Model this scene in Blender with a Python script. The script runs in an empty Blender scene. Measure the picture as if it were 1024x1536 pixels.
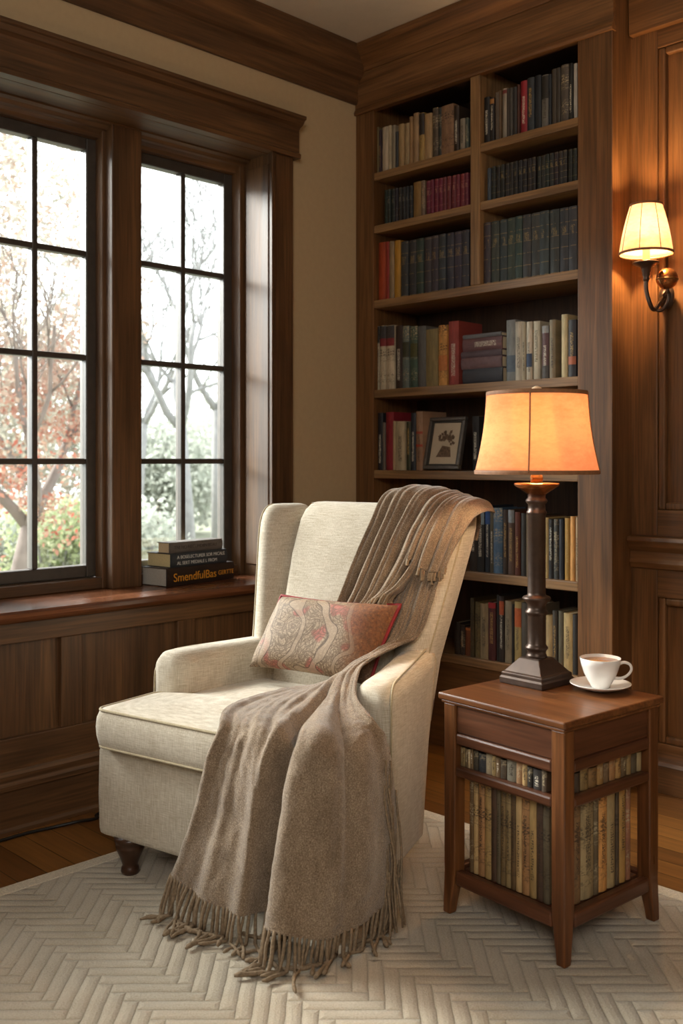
import bpy, bmesh, math, random
from mathutils import Vector, Matrix, noise
random.seed(7)
R = math.radians
PI = math.pi
col = bpy.context.scene.collection
S = math.sqrt(.5)
CAM = (3.16, -3.25, 1.2)          # corner of window wall and bookcase front is the origin

def lin(c):
    if isinstance(c, str):
        c = c.lstrip('#'); c = tuple(int(c[i:i+2], 16) for i in (0, 2, 4))
    out = []
    for v in c:
        v /= 255.0
        out.append(v/12.92 if v <= .04045 else ((v+.055)/1.055)**2.4)
    return tuple(out)+(1.0,)

def at(px, py, Y):
    """world X and Z of a measured point lying in the vertical plane y = Y"""
    k = (px-512)/1500
    f = (Y-CAM[1])/((1+k)*S)
    return CAM[0]+(k-1)*f*S, CAM[2]-(py-690)*f/1500

# ------------------------------------------------------------------ materials
def new_mat(name):
    m = bpy.data.materials.new(name); m.use_nodes = True
    nt = m.node_tree; nt.nodes.clear()
    out = nt.nodes.new('ShaderNodeOutputMaterial')
    b = nt.nodes.new('ShaderNodeBsdfPrincipled')
    nt.links.new(b.outputs[0], out.inputs[0])
    return m, nt, b, out

class N:
    """small node helper"""
    def __init__(s, nt): s.nt = nt
    def add(s, t, **kw):
        n = s.nt.nodes.new(t)
        for k, v in kw.items(): setattr(n, k, v)
        return n
    def link(s, a, b): s.nt.links.new(a, b)
    def val(s, sock, v):
        if isinstance(v, bpy.types.NodeSocket): s.nt.links.new(v, sock)
        else: sock.default_value = v
    def math(s, op, a, b=0.0, c=0.0, clamp=False):
        n = s.add('ShaderNodeMath', operation=op); n.use_clamp = clamp
        s.val(n.inputs[0], a); s.val(n.inputs[1], b)
        if len(n.inputs) > 2: s.val(n.inputs[2], c)
        return n.outputs[0]
    def mix(s, f, a, b, blend='MIX'):
        n = s.add('ShaderNodeMix', data_type='RGBA', blend_type=blend)
        s.val(n.inputs[0], f); s.val(n.inputs[6], a); s.val(n.inputs[7], b)
        return n.outputs[2]
    def coords(s, which='Object', scale=(1, 1, 1), rot=(0, 0, 0), loc=(0, 0, 0)):
        t = s.add('ShaderNodeTexCoord'); m = s.add('ShaderNodeMapping')
        m.inputs['Scale'].default_value = scale; m.inputs['Rotation'].default_value = rot
        m.inputs['Location'].default_value = loc
        s.link(t.outputs[which], m.inputs[0]); return m.outputs[0]
    def noise(s, vec, scale=5, detail=3, rough=.5, dist=0.0):
        n = s.add('ShaderNodeTexNoise')
        s.link(vec, n.inputs['Vector']); n.inputs['Scale'].default_value = scale
        n.inputs['Detail'].default_value = detail; n.inputs['Roughness'].default_value = rough
        n.inputs['Distortion'].default_value = dist
        return n.outputs['Fac']
    def ramp(s, f, stops, interp='LINEAR'):
        n = s.add('ShaderNodeValToRGB'); n.color_ramp.interpolation = interp
        e = n.color_ramp.elements
        while len(e) < len(stops): e.new(.5)
        for el, (p, c) in zip(e, stops):
            el.position = p; el.color = c if len(c) == 4 else tuple(c)+(1,)
        s.link(f, n.inputs[0]); return n.outputs[0]
    def bump(s, h, strength=.2, dist=.01):
        n = s.add('ShaderNodeBump'); n.inputs['Strength'].default_value = strength
        n.inputs['Distance'].default_value = dist
        s.link(h, n.inputs['Height']); return n.outputs[0]

def wood(name, axis, dark, mid, light, rough=.47, var=1.0, bump=.12):
    m, nt, b, out = new_mat(name); n = N(nt)
    sc = [16, 16, 16]; sc[axis] = 1.1
    v = n.coords('Object', tuple(sc))
    a = n.noise(v, 1.0, 5, .6, .6)
    sf = [115, 115, 115]; sf[axis] = 4
    f = n.noise(n.coords('Object', tuple(sf)), 1.0, 2, .5)
    big = n.noise(n.coords('Object', (1.6, 1.6, 1.6)), 1.0, 2)
    c = n.ramp(a, [(.22, lin(dark)), (.5, lin(mid)), (.8, lin(light))])
    fr = n.ramp(f, [(.36, (.45, .45, .45)), (.58, (1.1, 1.1, 1.1))])
    c = n.mix(.55*var, c, fr, 'MULTIPLY')
    br = n.ramp(big, [(.3, (.78, .78, .78)), (.7, (1.15, 1.15, 1.15))])
    c = n.mix(.7, c, br, 'MULTIPLY')
    n.link(c, b.inputs['Base Color'])
    rr = n.math('MULTIPLY_ADD', a, .18, rough-.09)
    n.link(rr, b.inputs['Roughness'])
    n.link(n.bump(f, bump, .002), b.inputs['Normal'])
    return m

WD = ('#3d2817', '#5e4026', '#785431')
wood_x, wood_y, wood_z = [wood('oak_'+'xyz'[i], i, *WD) for i in range(3)]
WL = ('#452d18', '#6b4726', '#88603a')
bwood_x, bwood_z = wood('bookcase_oak_x', 0, *WL), wood('bookcase_oak_z', 2, *WL)
shelf_wood = wood('shelf_oak', 0, '#654a30', '#8c6944', '#a88357')
shelf_wood_z = wood('divider_oak', 2, '#654a30', '#8c6944', '#a88357')
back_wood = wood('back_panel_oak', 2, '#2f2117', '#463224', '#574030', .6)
WT = ('#432616', '#693f22', '#905e35')
twood_x, twood_y, twood_z = [wood('cherry_'+'xyz'[i], i, *WT, rough=.3) for i in range(3)]
tdark_x, tdark_y = [wood('dark_cherry_'+'xy'[i], i, '#3a2115', '#573320', '#70452c', rough=.34) for i in range(2)]
seat_wood = wood('sill_oak', 1, '#4a2a18', '#6b4027', '#865539', rough=.25)

def plain(name, c, rough=.6, metal=0.0, spec=.5, nscale=0, namt=.15, bump=0.0):
    m, nt, b, out = new_mat(name); n = N(nt)
    b.inputs['Roughness'].default_value = rough; b.inputs['Metallic'].default_value = metal
    b.inputs['Specular IOR Level'].default_value = spec
    cc = lin(c)
    if nscale:
        f = n.noise(n.coords('Object'), nscale, 4, .6)
        k = n.ramp(f, [(.3, (1-namt,)*3), (.7, (1+namt,)*3)])
        n.link(n.mix(1.0, cc, k, 'MULTIPLY'), b.inputs['Base Color'])
        if bump: n.link(n.bump(f, bump, .004), b.inputs['Normal'])
    else: b.inputs['Base Color'].default_value = cc
    return m

wall_paint = plain('wall_paint', '#b7a07c', .85, nscale=40, namt=.03, bump=.03)
ceil_paint = plain('ceiling_paint', '#cfc7ba', .9, nscale=20, namt=.03)
sash_mat = plain('dark_sash', '#413a34', .4, nscale=30, namt=.2)
bronze = plain('dark_bronze', '#4a3b32', .36, .55, nscale=25, namt=.2)
brass_mat = plain('aged_brass', '#8a6238', .3, .8, nscale=40, namt=.2)
copper = plain('copper', '#b07446', .22, .85)
porcelain = plain('porcelain', '#f2eee8', .18, nscale=6, namt=.01)
black_rubber = plain('black_rubber', '#15120f', .5, nscale=60, namt=.2)
pages_mat = plain('page_edges', '#d9c7a2', .85, nscale=300, namt=.14)
pages_dark = plain('page_edges_aged', '#8f7c5f', .85, nscale=300, namt=.14)

def glass_mat():
    m, nt, b, out = new_mat('window_glass'); n = N(nt); nt.nodes.remove(b)
    t = n.add('ShaderNodeBsdfTransparent'); g = n.add('ShaderNodeBsdfGlossy')
    g.inputs['Roughness'].default_value = .02
    t.inputs[0].default_value = (.96, .98, .97, 1)
    fr = n.add('ShaderNodeFresnel'); fr.inputs[0].default_value = 1.45
    mx = n.add('ShaderNodeMixShader')
    n.link(n.math('MULTIPLY', fr.outputs[0], .8), mx.inputs[0])
    n.link(t.outputs[0], mx.inputs[1]); n.link(g.outputs[0], mx.inputs[2])
    n.link(mx.outputs[0], out.inputs[0]); return m
glass = glass_mat()

def linen(name, c0, c1, weave=640, bump=.18):
    m, nt, b, out = new_mat(name); n = N(nt)
    w1 = n.noise(n.coords('Object', (weave, weave, weave*.06)), 1, 2)
    w2 = n.noise(n.coords('Object', (weave*.06, weave*.06, weave)), 1, 2)
    h = n.math('ADD', w1, w2)
    big = n.noise(n.coords('Object'), 7, 4, .6)
    t = n.math('ADD', n.math('MULTIPLY', h, .62), n.math('MULTIPLY', big, .35))
    c = n.ramp(t, [(.55, lin(c0)), (1.0, lin(c1))])
    n.link(c, b.inputs['Base Color']); b.inputs['Roughness'].default_value = .9
    b.inputs['Sheen Weight'].default_value = .25; b.inputs['Sheen Roughness'].default_value = .5
    b.inputs['Specular IOR Level'].default_value = .2
    wr = n.noise(n.coords('Object', (1, 1, .6)), 6, 2)
    hh = n.math('ADD', h, n.math('MULTIPLY', wr, 1.5))
    n.link(n.bump(hh, bump, .0025), b.inputs['Normal'])
    return m
chair_fabric = linen('oatmeal_linen', '#a99b83', '#d9d0bf', 520, .25)
piping_fabric = linen('linen_piping', '#9a8a6c', '#c0b294')

def wool():
    m, nt, b, out = new_mat('taupe_wool'); n = N(nt)
    f1 = n.noise(n.coords('Object'), 320, 3, .7)
    f2 = n.noise(n.coords('Object', (1, 1, .5)), 22, 5, .65)
    t = n.math('ADD', n.math('MULTIPLY', f1, .72), n.math('MULTIPLY', f2, .28))
    c = n.ramp(t, [(.36, lin('#65543f')), (.5, lin('#867360')), (.64, lin('#ad9a82'))])
    n.link(c, b.inputs['Base Color']); b.inputs['Roughness'].default_value = .95
    b.inputs['Sheen Weight'].default_value = .5; b.inputs['Sheen Roughness'].default_value = .4
    b.inputs['Specular IOR Level'].default_value = .1
    n.link(n.bump(t, .6, .006), b.inputs['Normal']); return m
wool_mat = wool()
fringe_mat = plain('wool_fringe', '#84725d', .95, spec=.1, nscale=150, namt=.3)

def paisley():
    m, nt, b, out = new_mat('paisley_brocade'); n = N(nt)
    v0 = n.coords('Object')
    wob = n.add('ShaderNodeTexNoise'); n.link(v0, wob.inputs['Vector'])
    wob.inputs['Scale'].default_value = 9; wob.inputs['Detail'].default_value = 1
    vm = n.add('ShaderNodeVectorMath', operation='MULTIPLY_ADD')
    n.link(wob.outputs['Color'], vm.inputs[0]); vm.inputs[1].default_value = (.16, .16, .16)
    n.link(v0, vm.inputs[2]); v = vm.outputs[0]
    vo = n.add('ShaderNodeTexVoronoi', feature='F1'); n.link(v, vo.inputs['Vector']); vo.inputs['Scale'].default_value = 13
    rings = n.math('SINE', n.math('MULTIPLY', vo.outputs['Distance'], 52))
    vo2 = n.add('ShaderNodeTexVoronoi', feature='DISTANCE_TO_EDGE'); n.link(v, vo2.inputs['Vector']); vo2.inputs['Scale'].default_value = 55
    fil = n.math('LESS_THAN', vo2.outputs['Distance'], .11)
    ln = n.math('GREATER_THAN', rings, .62)
    dk = n.math('MAXIMUM', n.math('MULTIPLY', fil, .75), ln)
    speck = n.noise(v0, 260, 2)
    base = n.ramp(speck, [(.35, lin('#826d57')), (.65, lin('#ae987d'))])
    red = n.noise(v0, 13, 1); redm = n.ramp(red, [(.57, (0, 0, 0)), (.62, (1, 1, 1))])
    sxx = n.add('ShaderNodeSeparateXYZ'); n.link(v, sxx.inputs[0])
    wv = n.math('SINE', n.math('ADD', n.math('MULTIPLY', sxx.outputs[0], 62), n.math('MULTIPLY', n.math('SINE', n.math('MULTIPLY', sxx.outputs[2], 26)), 1.5)))
    strip = n.ramp(wv, [(.62, (0, 0, 0)), (.70, (1, 1, 1))]); edge_ = n.ramp(n.math('ABSOLUTE', n.math('SUBTRACT', wv, .62)), [(.06, (1, 1, 1)), (.14, (0, 0, 0))])
    base = n.mix(n.math('MULTIPLY', redm, .65), base, lin('#a5423c'))
    c = n.mix(n.math('MULTIPLY', dk, .66), base, lin('#57432f'))
    c = n.mix(n.math('MULTIPLY', strip, .6), c, lin('#a8927a'))
    c = n.mix(n.math('MULTIPLY', edge_, .7), c, lin('#4b3a2a'))
    # rust coloured end panel (local x runs along the pillow)
    sx = n.add('ShaderNodeSeparateXYZ'); n.link(vm.outputs[0], sx.inputs[0])
    px = n.math('ADD', n.math('MULTIPLY', sx.outputs[0], 1.0), n.math('MULTIPLY', sx.outputs[2], .55))
    rm = n.ramp(px, [(.50, (0, 0, 0)), (.60, (1, 1, 1))])
    rust = n.ramp(n.noise(v0, 120, 4, .7), [(.3, lin('#4f2c14')), (.6, lin('#84502a')), (.8, lin('#b5824c'))])
    c = n.mix(n.math('MULTIPLY', rm, .9), c, rust)
    n.link(c, b.inputs['Base Color']); b.inputs['Roughness'].default_value = .7
    n.link(n.bump(n.math('ADD', dk, speck), .35, .003), b.inputs['Normal']); return m
paisley_mat = paisley()
red_piping = plain('red_velvet_piping', '#8c2227', .7, nscale=80, namt=.2)

def rug_mat():
    m, nt, b, out = new_mat('herringbone_wool_rug'); n = N(nt)
    w = .036; k = 5
    v = n.coords('Object', (1/w, 1/w, 1/w), (0, 0, R(45)))
    nv = n.add('ShaderNodeTexNoise'); nv.inputs['Scale'].default_value = .6
    n.link(v, nv.inputs['Vector'])
    vm = n.add('ShaderNodeVectorMath', operation='MULTIPLY_ADD'); n.link(nv.outputs['Color'], vm.inputs[0])
    vm.inputs[1].default_value = (.18, .18, 0); n.link(v, vm.inputs[2])
    s = n.add('ShaderNodeSeparateXYZ'); n.link(vm.outputs[0], s.inputs[0])
    a, bb = s.outputs[0], s.outputs[1]
    fa, fb = n.math('FLOOR', a), n.math('FLOOR', bb)
    ra, rb = n.math('SUBTRACT', a, fa), n.math('SUBTRACT', bb, fb)
    q = n.math('FLOORED_MODULO', n.math('SUBTRACT', fa, fb), 2*k)
    isH = n.math('LESS_THAN', q, k-.5)
    alongH = n.math('ADD', q, ra)
    alongV = n.math('ADD', n.math('SUBTRACT', 2*k-1, q), rb)
    def sel(x, y):
        return n.math('ADD', n.math('MULTIPLY', isH, x), n.math('MULTIPLY', n.math('SUBTRACT', 1.0, isH), y))
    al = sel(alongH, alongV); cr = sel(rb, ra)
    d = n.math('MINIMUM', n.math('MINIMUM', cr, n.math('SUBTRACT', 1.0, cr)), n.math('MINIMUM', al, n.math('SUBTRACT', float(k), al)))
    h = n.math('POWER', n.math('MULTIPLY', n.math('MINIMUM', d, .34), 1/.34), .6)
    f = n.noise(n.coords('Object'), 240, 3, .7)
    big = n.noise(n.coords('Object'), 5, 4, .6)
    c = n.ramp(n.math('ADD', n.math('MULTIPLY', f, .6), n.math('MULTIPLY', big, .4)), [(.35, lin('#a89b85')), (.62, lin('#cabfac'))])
    g = n.ramp(h, [(.0, (.80, .79, .77)), (.6, (1, 1, 1))])  # grooves darkened in the colour, standing in for shade between the ribs
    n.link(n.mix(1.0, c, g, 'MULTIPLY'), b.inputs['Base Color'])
    b.inputs['Roughness'].default_value = .95; b.inputs['Specular IOR Level'].default_value = .1
    b.inputs['Sheen Weight'].default_value = .2
    hh = n.math('ADD', h, n.math('MULTIPLY', f, .55))
    n.link(n.bump(hh, .75, .009), b.inputs['Normal']); return m
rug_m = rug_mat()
rug_edge_m = plain('rug_binding', '#cfc3ae', .95, spec=.1, nscale=220, namt=.2, bump=.5)

def floor_mat():
    m, nt, b, out = new_mat('oak_floor'); n = N(nt)
    br = n.add('ShaderNodeTexBrick'); n.link(n.coords('Object'), br.inputs['Vector'])
    br.inputs['Scale'].default_value = 1.0; br.inputs['Brick Width'].default_value = 1.3
    br.inputs['Row Height'].default_value = .09; br.inputs['Mortar Size'].default_value = .0015
    br.inputs['Color1'].default_value = lin('#704822'); br.inputs['Color2'].default_value = lin('#926330')
    br.inputs['Mortar'].default_value = lin('#22130a')
    g = n.noise(n.coords('Object', (2.5, 40, 1)), 1, 5, .65, .4)
    gr = n.ramp(g, [(.3, (.55, .52, .5)), (.65, (1.15, 1.12, 1.1))])
    n.link(n.mix(.8, br.outputs['Color'], gr, 'MULTIPLY'), b.inputs['Base Color'])
    b.inputs['Roughness'].default_value = .33
    n.link(n.bump(g, .06, .002), b.inputs['Normal']); return m
floor_m = floor_mat()

def book_mat(name, style, ink='#d8ccb0', ink2=None):
    """cover colour comes from the object's own colour; lettering-like marks and bands lie on the spine"""
    m, nt, b, out = new_mat(name); n = N(nt)
    oi = n.add('ShaderNodeObjectInfo'); tc = n.add('ShaderNodeTexCoord')
    g = n.add('ShaderNodeSeparateXYZ'); n.link(tc.outputs['Generated'], g.inputs[0])
    o = n.add('ShaderNodeSeparateXYZ'); n.link(tc.outputs['Object'], o.inputs[0])
    rnd = oi.outputs['Random']
    gx, gz = g.outputs[0], g.outputs[2]
    ox, oz, oy = o.outputs[0], o.outputs[2], o.outputs[1]
    cmb = n.add('ShaderNodeCombineXYZ'); n.link(ox, cmb.inputs[0]); n.link(oz, cmb.inputs[2])
    n.link(n.math('MULTIPLY', rnd, 40), cmb.inputs[1])
    wearv = n.add('ShaderNodeVectorMath', operation='MULTIPLY'); n.link(cmb.outputs[0], wearv.inputs[0]); wearv.inputs[1].default_value = (60, 1, 14)
    wear = n.noise(wearv.outputs[0], 1, 4, .65)
    wk = n.ramp(wear, [(.3, (.62, .62, .62)), (.7, (1.3, 1.28, 1.25))])
    c = n.mix(.8, oi.outputs['Color'], wk, 'MULTIPLY')
    front = n.math('LESS_THAN', oy, .006)
    def between(x, lo, hi):
        return n.math('MULTIPLY', n.math('GREATER_THAN', x, lo), n.math('LESS_THAN', x, hi))
    def glyphs(cw, ch, thr):
        cv = n.add('ShaderNodeCombineXYZ')
        n.link(n.math('FLOOR', n.math('DIVIDE', ox, cw)), cv.inputs[0])
        n.link(n.math('FLOOR', n.math('DIVIDE', oz, ch)), cv.inputs[1])
        n.link(n.math('MULTIPLY', rnd, 97), cv.inputs[2])
        wn = n.add('ShaderNodeTexWhiteNoise', noise_dimensions='3D'); n.link(cv.outputs[0], wn.inputs[0])
        return n.math('GREATER_THAN', wn.outputs[0], thr)
    mask = None
    if style == 'title':
        gm = n.math('MULTIPLY', glyphs(.0022, .0016, .42), between(n.math('FLOORED_MODULO', oz, .0062), .0, .0046))
        lo = n.math('MULTIPLY_ADD', rnd, .2, .12); hi = n.math('MULTIPLY_ADD', rnd, .25, .62)
        mask = n.math('MULTIPLY', n.math('MULTIPLY', gm, between(gx, .3, .7)), between(gz, lo, hi))
    elif style == 'bands':
        z = n.math('FLOORED_MODULO', gz, .19)
        b1 = between(z, .012, .026)
        gm = n.math('MULTIPLY', glyphs(.0016, .0016, .5), n.math('MULTIPLY', between(gz, .60, .72), between(gx, .2, .8)))
        mask = n.math('MULTIPLY', n.math('MAXIMUM', n.math('MULTIPLY', b1, .5), n.math('MULTIPLY', gm, .8)), n.math('GREATER_THAN', wear, .47))
    elif style == 'worn':
        mask = n.math('GREATER_THAN', n.noise(n.coords('Object', (90, 90, 240)), 1, 3, .65), .52)
        mask = n.math('MULTIPLY', mask, n.ramp(n.noise(n.coords('Object', (1, 1, 14)), 1, 2), [(.45, (0, 0, 0)), (.55, (1, 1, 1))]))
        gm = n.math('MULTIPLY', glyphs(.002, .0016, .5), n.math('MULTIPLY', between(gz, .28, .8), between(gx, .3, .7)))
        mask = n.math('MAXIMUM', mask, n.math('MULTIPLY', gm, n.math('GREATER_THAN', rnd, .4)))
    if mask is not None:
        c = n.mix(n.math('MULTIPLY', n.math('MULTIPLY', mask, front), .85), c, lin(ink))
    n.link(c, b.inputs['Base Color']); b.inputs['Roughness'].default_value = .58
    n.link(n.bump(wear, .12, .002), b.inputs['Normal'])
    return m
BM = {'plain': book_mat('book_cloth', 'plain'),
      'tw': book_mat('book_white_title', 'title', '#d9d0bc'),
      'tk': book_mat('book_dark_title', 'title', '#2e2620'),
      'tg': book_mat('book_gold_title', 'title', '#b08d4e'),
      'gold': book_mat('book_gold_bands', 'bands', '#9c8454'),
      'grey': book_mat('book_grey_bands', 'bands', '#857d6b'),
      'red': book_mat('book_pale_bands', 'bands', '#b98a70'),
      'worn': book_mat('book_worn', 'worn', '#2c211a'),
      'wornl': book_mat('book_worn_pale', 'worn', '#a8997a')}
def obj_color_mat():
    m, nt, b, out = new_mat('spine_band'); n = N(nt)
    oi = n.add('ShaderNodeObjectInfo')
    f = n.noise(n.coords('Object'), 60, 3); k = n.ramp(f, [(.3, (.8,)*3), (.7, (1.15,)*3)])
    n.link(n.mix(1.0, oi.outputs['Color'], k, 'MULTIPLY'), b.inputs['Base Color'])
    b.inputs['Roughness'].default_value = .6; return m
band_m = obj_color_mat()

# ------------------------------------------------------------------ mesh helpers
class MB:
    def __init__(s): s.v = []; s.f = []
    def raw(s, vs, fs):
        o = len(s.v); s.v += [tuple(p) for p in vs]; s.f += [tuple(i+o for i in f) for f in fs]; return s
    def box(s, x0, x1, y0, y1, z0, z1):
        x0, x1 = min(x0, x1), max(x0, x1); y0, y1 = min(y0, y1), max(y0, y1); z0, z1 = min(z0, z1), max(z0, z1)
        vs = [(x0, y0, z0), (x1, y0, z0), (x1, y1, z0), (x0, y1, z0), (x0, y0, z1), (x1, y0, z1), (x1, y1, z1), (x0, y1, z1)]
        return s.raw(vs, [(3, 2, 1, 0), (4, 5, 6, 7), (0, 1, 5, 4), (1, 2, 6, 5), (2, 3, 7, 6), (3, 0, 4, 7)])
    def tube(s, pts, r, seg=8, closed=False, caps=True):
        pts = [Vector(p) for p in pts]; n = len(pts)
        rs = r if isinstance(r, (list, tuple)) else [r]*n
        rings = []; up = None
        for i, p in enumerate(pts):
            a = pts[i-1] if (i > 0 or closed) else p
            b = pts[(i+1) % n] if (i < n-1 or closed) else p
            t = (b-a)
            if t.length < 1e-9: t = Vector((0, 0, 1))
            t.normalize()
            if up is None:
                up = Vector((0, 0, 1)) if abs(t.z) < .9 else Vector((1, 0, 0))
            x = up.cross(t)
            if x.length < 1e-4: x = Vector((1, 0, 0)).cross(t)
            x.normalize(); y = t.cross(x).normalized(); up = y
            rings.append([p+(x*math.cos(2*PI*k/seg)+y*math.sin(2*PI*k/seg))*rs[i] for k in range(seg)])
        return s.rings(rings, loop=closed, caps=caps and not closed)
    def rings(s, rings, loop=False, caps=True):
        m = len(rings[0]); vs = [p for r in rings for p in r]; fs = []
        cnt = len(rings) if loop else len(rings)-1
        for i in range(cnt):
            j = (i+1) % len(rings)
            for k in range(m):
                l = (k+1) % m
                fs.append((i*m+k, i*m+l, j*m+l, j*m+k))
        if caps and not loop:
            fs.append(tuple(range(m))[::-1]); fs.append(tuple((len(rings)-1)*m+k for k in range(m)))
        return s.raw(vs, fs)
    def lathe(s, prof, seg=32, c=(0, 0, 0), caps=True):
        rings = [[(c[0]+max(r, 1e-4)*math.cos(2*PI*k/seg), c[1]+max(r, 1e-4)*math.sin(2*PI*k/seg), c[2]+z) for k in range(seg)] for r, z in prof]
        return s.rings(rings, caps=caps)
    def extrude(s, poly, axis, a, b):
        """poly of 2D points; axis 0/1/2 is the direction of extrusion"""
        def P(p, t):
            return [(t, p[0], p[1]), (p[0], t, p[1]), (p[0], p[1], t)][axis]
        n = len(poly); vs = [P(p, a) for p in poly]+[P(p, b) for p in poly]
        fs = [tuple(range(n))[::-1], tuple(range(n, 2*n))]+[(i, (i+1) % n, n+(i+1) % n, n+i) for i in range(n)]
        return s.raw(vs, fs)
    def grid(s, rows):
        m = len(rows[0]); vs = [p for r in rows for p in r]
        fs = [(i*m+k, i*m+k+1, (i+1)*m+k+1, (i+1)*m+k) for i in range(len(rows)-1) for k in range(m-1)]
        return s.raw(vs, fs)
    def build(s, name, mat, parent=None, smooth=False, bevel=0, sub=0, color=None, bseg=2, fixn=True, solid=0):
        me = bpy.data.meshes.new(name); me.from_pydata(s.v, [], s.f)
        if fixn:
            bm = bmesh.new(); bm.from_mesh(me); bmesh.ops.recalc_face_normals(bm, faces=bm.faces); bm.to_mesh(me); bm.free()
        me.materials.append(mat)
        if smooth:
            for p in me.polygons: p.use_smooth = True
        o = bpy.data.objects.new(name, me); col.objects.link(o)
        if parent: o.parent = parent
        if color: o.color = lin(color)
        if solid:
            m = o.modifiers.new('solid', 'SOLIDIFY'); m.thickness = solid; m.offset = 0
        if bevel:
            m = o.modifiers.new('bevel', 'BEVEL'); m.width = bevel; m.segments = bseg; m.limit_method = 'ANGLE'; m.angle_limit = R(40)
            m.harden_normals = False
        if sub:
            m = o.modifiers.new('sub', 'SUBSURF'); m.levels = sub; m.render_levels = sub
        return o

def tag(o, label, cat, group=None, kind=None):
    o['label'] = label
    if cat: o['category'] = cat
    if group: o['group'] = group
    if kind: o['kind'] = kind
    return o
def empty(name, loc, rz=0, label=None, cat=None, group=None, kind=None):
    o = bpy.data.objects.new(name, None); col.objects.link(o); o.location = loc; o.rotation_euler = (0, 0, rz)
    o.empty_display_size = .05
    if label: tag(o, label, cat, group, kind)
    return o
def box(name, mat, b, parent=None, bevel=.003):
    return MB().box(*b).build(name, mat, parent, bevel=bevel)

def cr(p, t):
    """Catmull-Rom through a list of equal-length tuples, t in 0..1"""
    n = len(p)-1; x = min(max(t, 0), 1)*n; i = min(int(x), n-1); u = x-i
    p0, p1, p2, p3 = p[max(i-1, 0)], p[i], p[i+1], p[min(i+2, n)]
    return tuple(.5*((2*b)+(c-a)*u+(2*a-5*b+4*c-d)*u*u+(-a+3*b-3*c+d)*u**3) for a, b, c, d in zip(p0, p1, p2, p3))
def smooth_closed(pts, m):
    n = len(pts); out = []
    for k in range(m):
        x = k/m*n; i = int(x); u = x-i
        P = [pts[(i+j-1) % n] for j in range(4)]
        out.append(tuple(.5*((2*b)+(c-a)*u+(2*a-5*b+4*c-d)*u*u+(-a+3*b-3*c+d)*u**3) for a, b, c, d in zip(*P)))
    return out
def rrect(a, b, rt, rb=None, seg=6):
    """closed rounded rectangle, half sizes a, b; corner radius rt at +b, rb at -b"""
    rb = rt if rb is None else rb; out = []
    for cx, cy, r, a0 in ((a, b, rt, 0), (-a, b, rt, 90), (-a, -b, rb, 180), (a, -b, rb, 270)):
        sx, sy = (1 if cx > 0 else -1), (1 if cy > 0 else -1)
        for k in range(seg+1):
            t = R(a0+90*k/seg)
            out.append((cx-sx*r+r*math.cos(t), cy-sy*r+r*math.sin(t)))
    return out

# ================================================================== THE ROOM
CEIL = 3.04
fl = MB().box(-.27, 5.0, -5.5, .45, -.1, 0).build('floor', floor_m); tag(fl, 'honey brown oak plank floor under the rug', 'floor', kind='structure')
ce = MB().box(-.27, 5.0, -5.5, .45, CEIL, CEIL+.1).build('ceiling', ceil_paint); tag(ce, 'pale plain ceiling above the crown moulding', 'ceiling', kind='structure')
OY0, OY1, OZ0, OZ1 = -3.08, -.50, .70, 2.495      # window opening
w = MB()
w.box(-.27, 0, OY1, .45, 0, CEIL).box(-.27, 0, -5.5, OY0, 0, CEIL).box(-.27, 0, OY0, OY1, OZ1, CEIL).box(-.27, 0, OY0, OY1, 0, OZ0)
wl = w.build('wall_left', wall_paint); tag(wl, 'beige painted wall around the casement windows', 'wall', kind='structure')
wr = MB().box(5.0, 5.1, -5.5, .45, 0, CEIL).build('wall_right', wall_paint); tag(wr, 'plain beige wall opposite the windows', 'wall', kind='structure')
wf = MB().box(-.27, 5.1, -5.6, -5.5, 0, CEIL).build('wall_front', wall_paint); tag(wf, 'plain beige wall opposite the bookcase', 'wall', kind='structure')

# ---- panelled back wall right of the bookcase
PW = .139
wb = MB().box(1.25, 5.0, PW+.03, PW+.2, 0, CEIL).box(-.27, 1.3, .345, .45, 0, CEIL).build('wall_back', bwood_z)
tag(wb, 'wood panelled wall to the side of the built-in bookcase', 'wall', kind='structure')
sx = [1.255, 1.397, 2.55, 2.69, 3.85, 3.99, 5.0]
for i in range(0, 6, 2):
    box('stile', bwood_z, (sx[i], sx[i+1], PW, PW+.035, 0, CEIL), wb)
for i in (1, 3, 5):
    a, b = sx[i], sx[i+1]
    box('rail', bwood_x, (a, b, PW, PW+.035, 2.70, CEIL), wb)
    box('rail', bwood_x, (a, b, PW, PW+.035, .70, 1.018), wb)
    box('rail', bwood_x, (a, b, PW, PW+.035, 0, .17), wb)
    for z0, z1 in ((1.018, 2.70), (.17, .70)):
        t = MB(); mw = .028                       # bolection bead around each panel
        t.box(a, a+mw, PW+.004, PW+.032, z0, z1).box(b-mw, b, PW+.004, PW+.032, z0, z1).box(a+mw, b-mw, PW+.004, PW+.032, z0, z0+mw).box(a+mw, b-mw, PW+.004, PW+.032, z1-mw, z1)
        t.build('panel_bead', bwood_z, wb, bevel=.008, bseg=3)
tr = MB().extrude([(PW, .80), (PW-.012, .805), (PW-.022, .825), (PW-.014, .84), (PW-.014, .865), (PW-.03, .885), (PW-.04, .905), (PW-.036, .92), (PW, .925)], 0, 1.296, 5.0).build('trim_1', bwood_x, bevel=.002)
tag(tr, 'moulded wooden chair rail along the panelled wall', 'chair rail', kind='structure')
bb = MB().extrude([(PW, 0), (PW-.035, 0), (PW-.035, .10), (PW-.026, .112), (PW-.022, .128), (PW-.008, .14), (PW, .145)], 0, 1.296, 5.0).build('baseboard_back', bwood_x, bevel=.002)
tag(bb, 'tall wooden baseboard along the panelled wall', 'baseboard', kind='structure')

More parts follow.
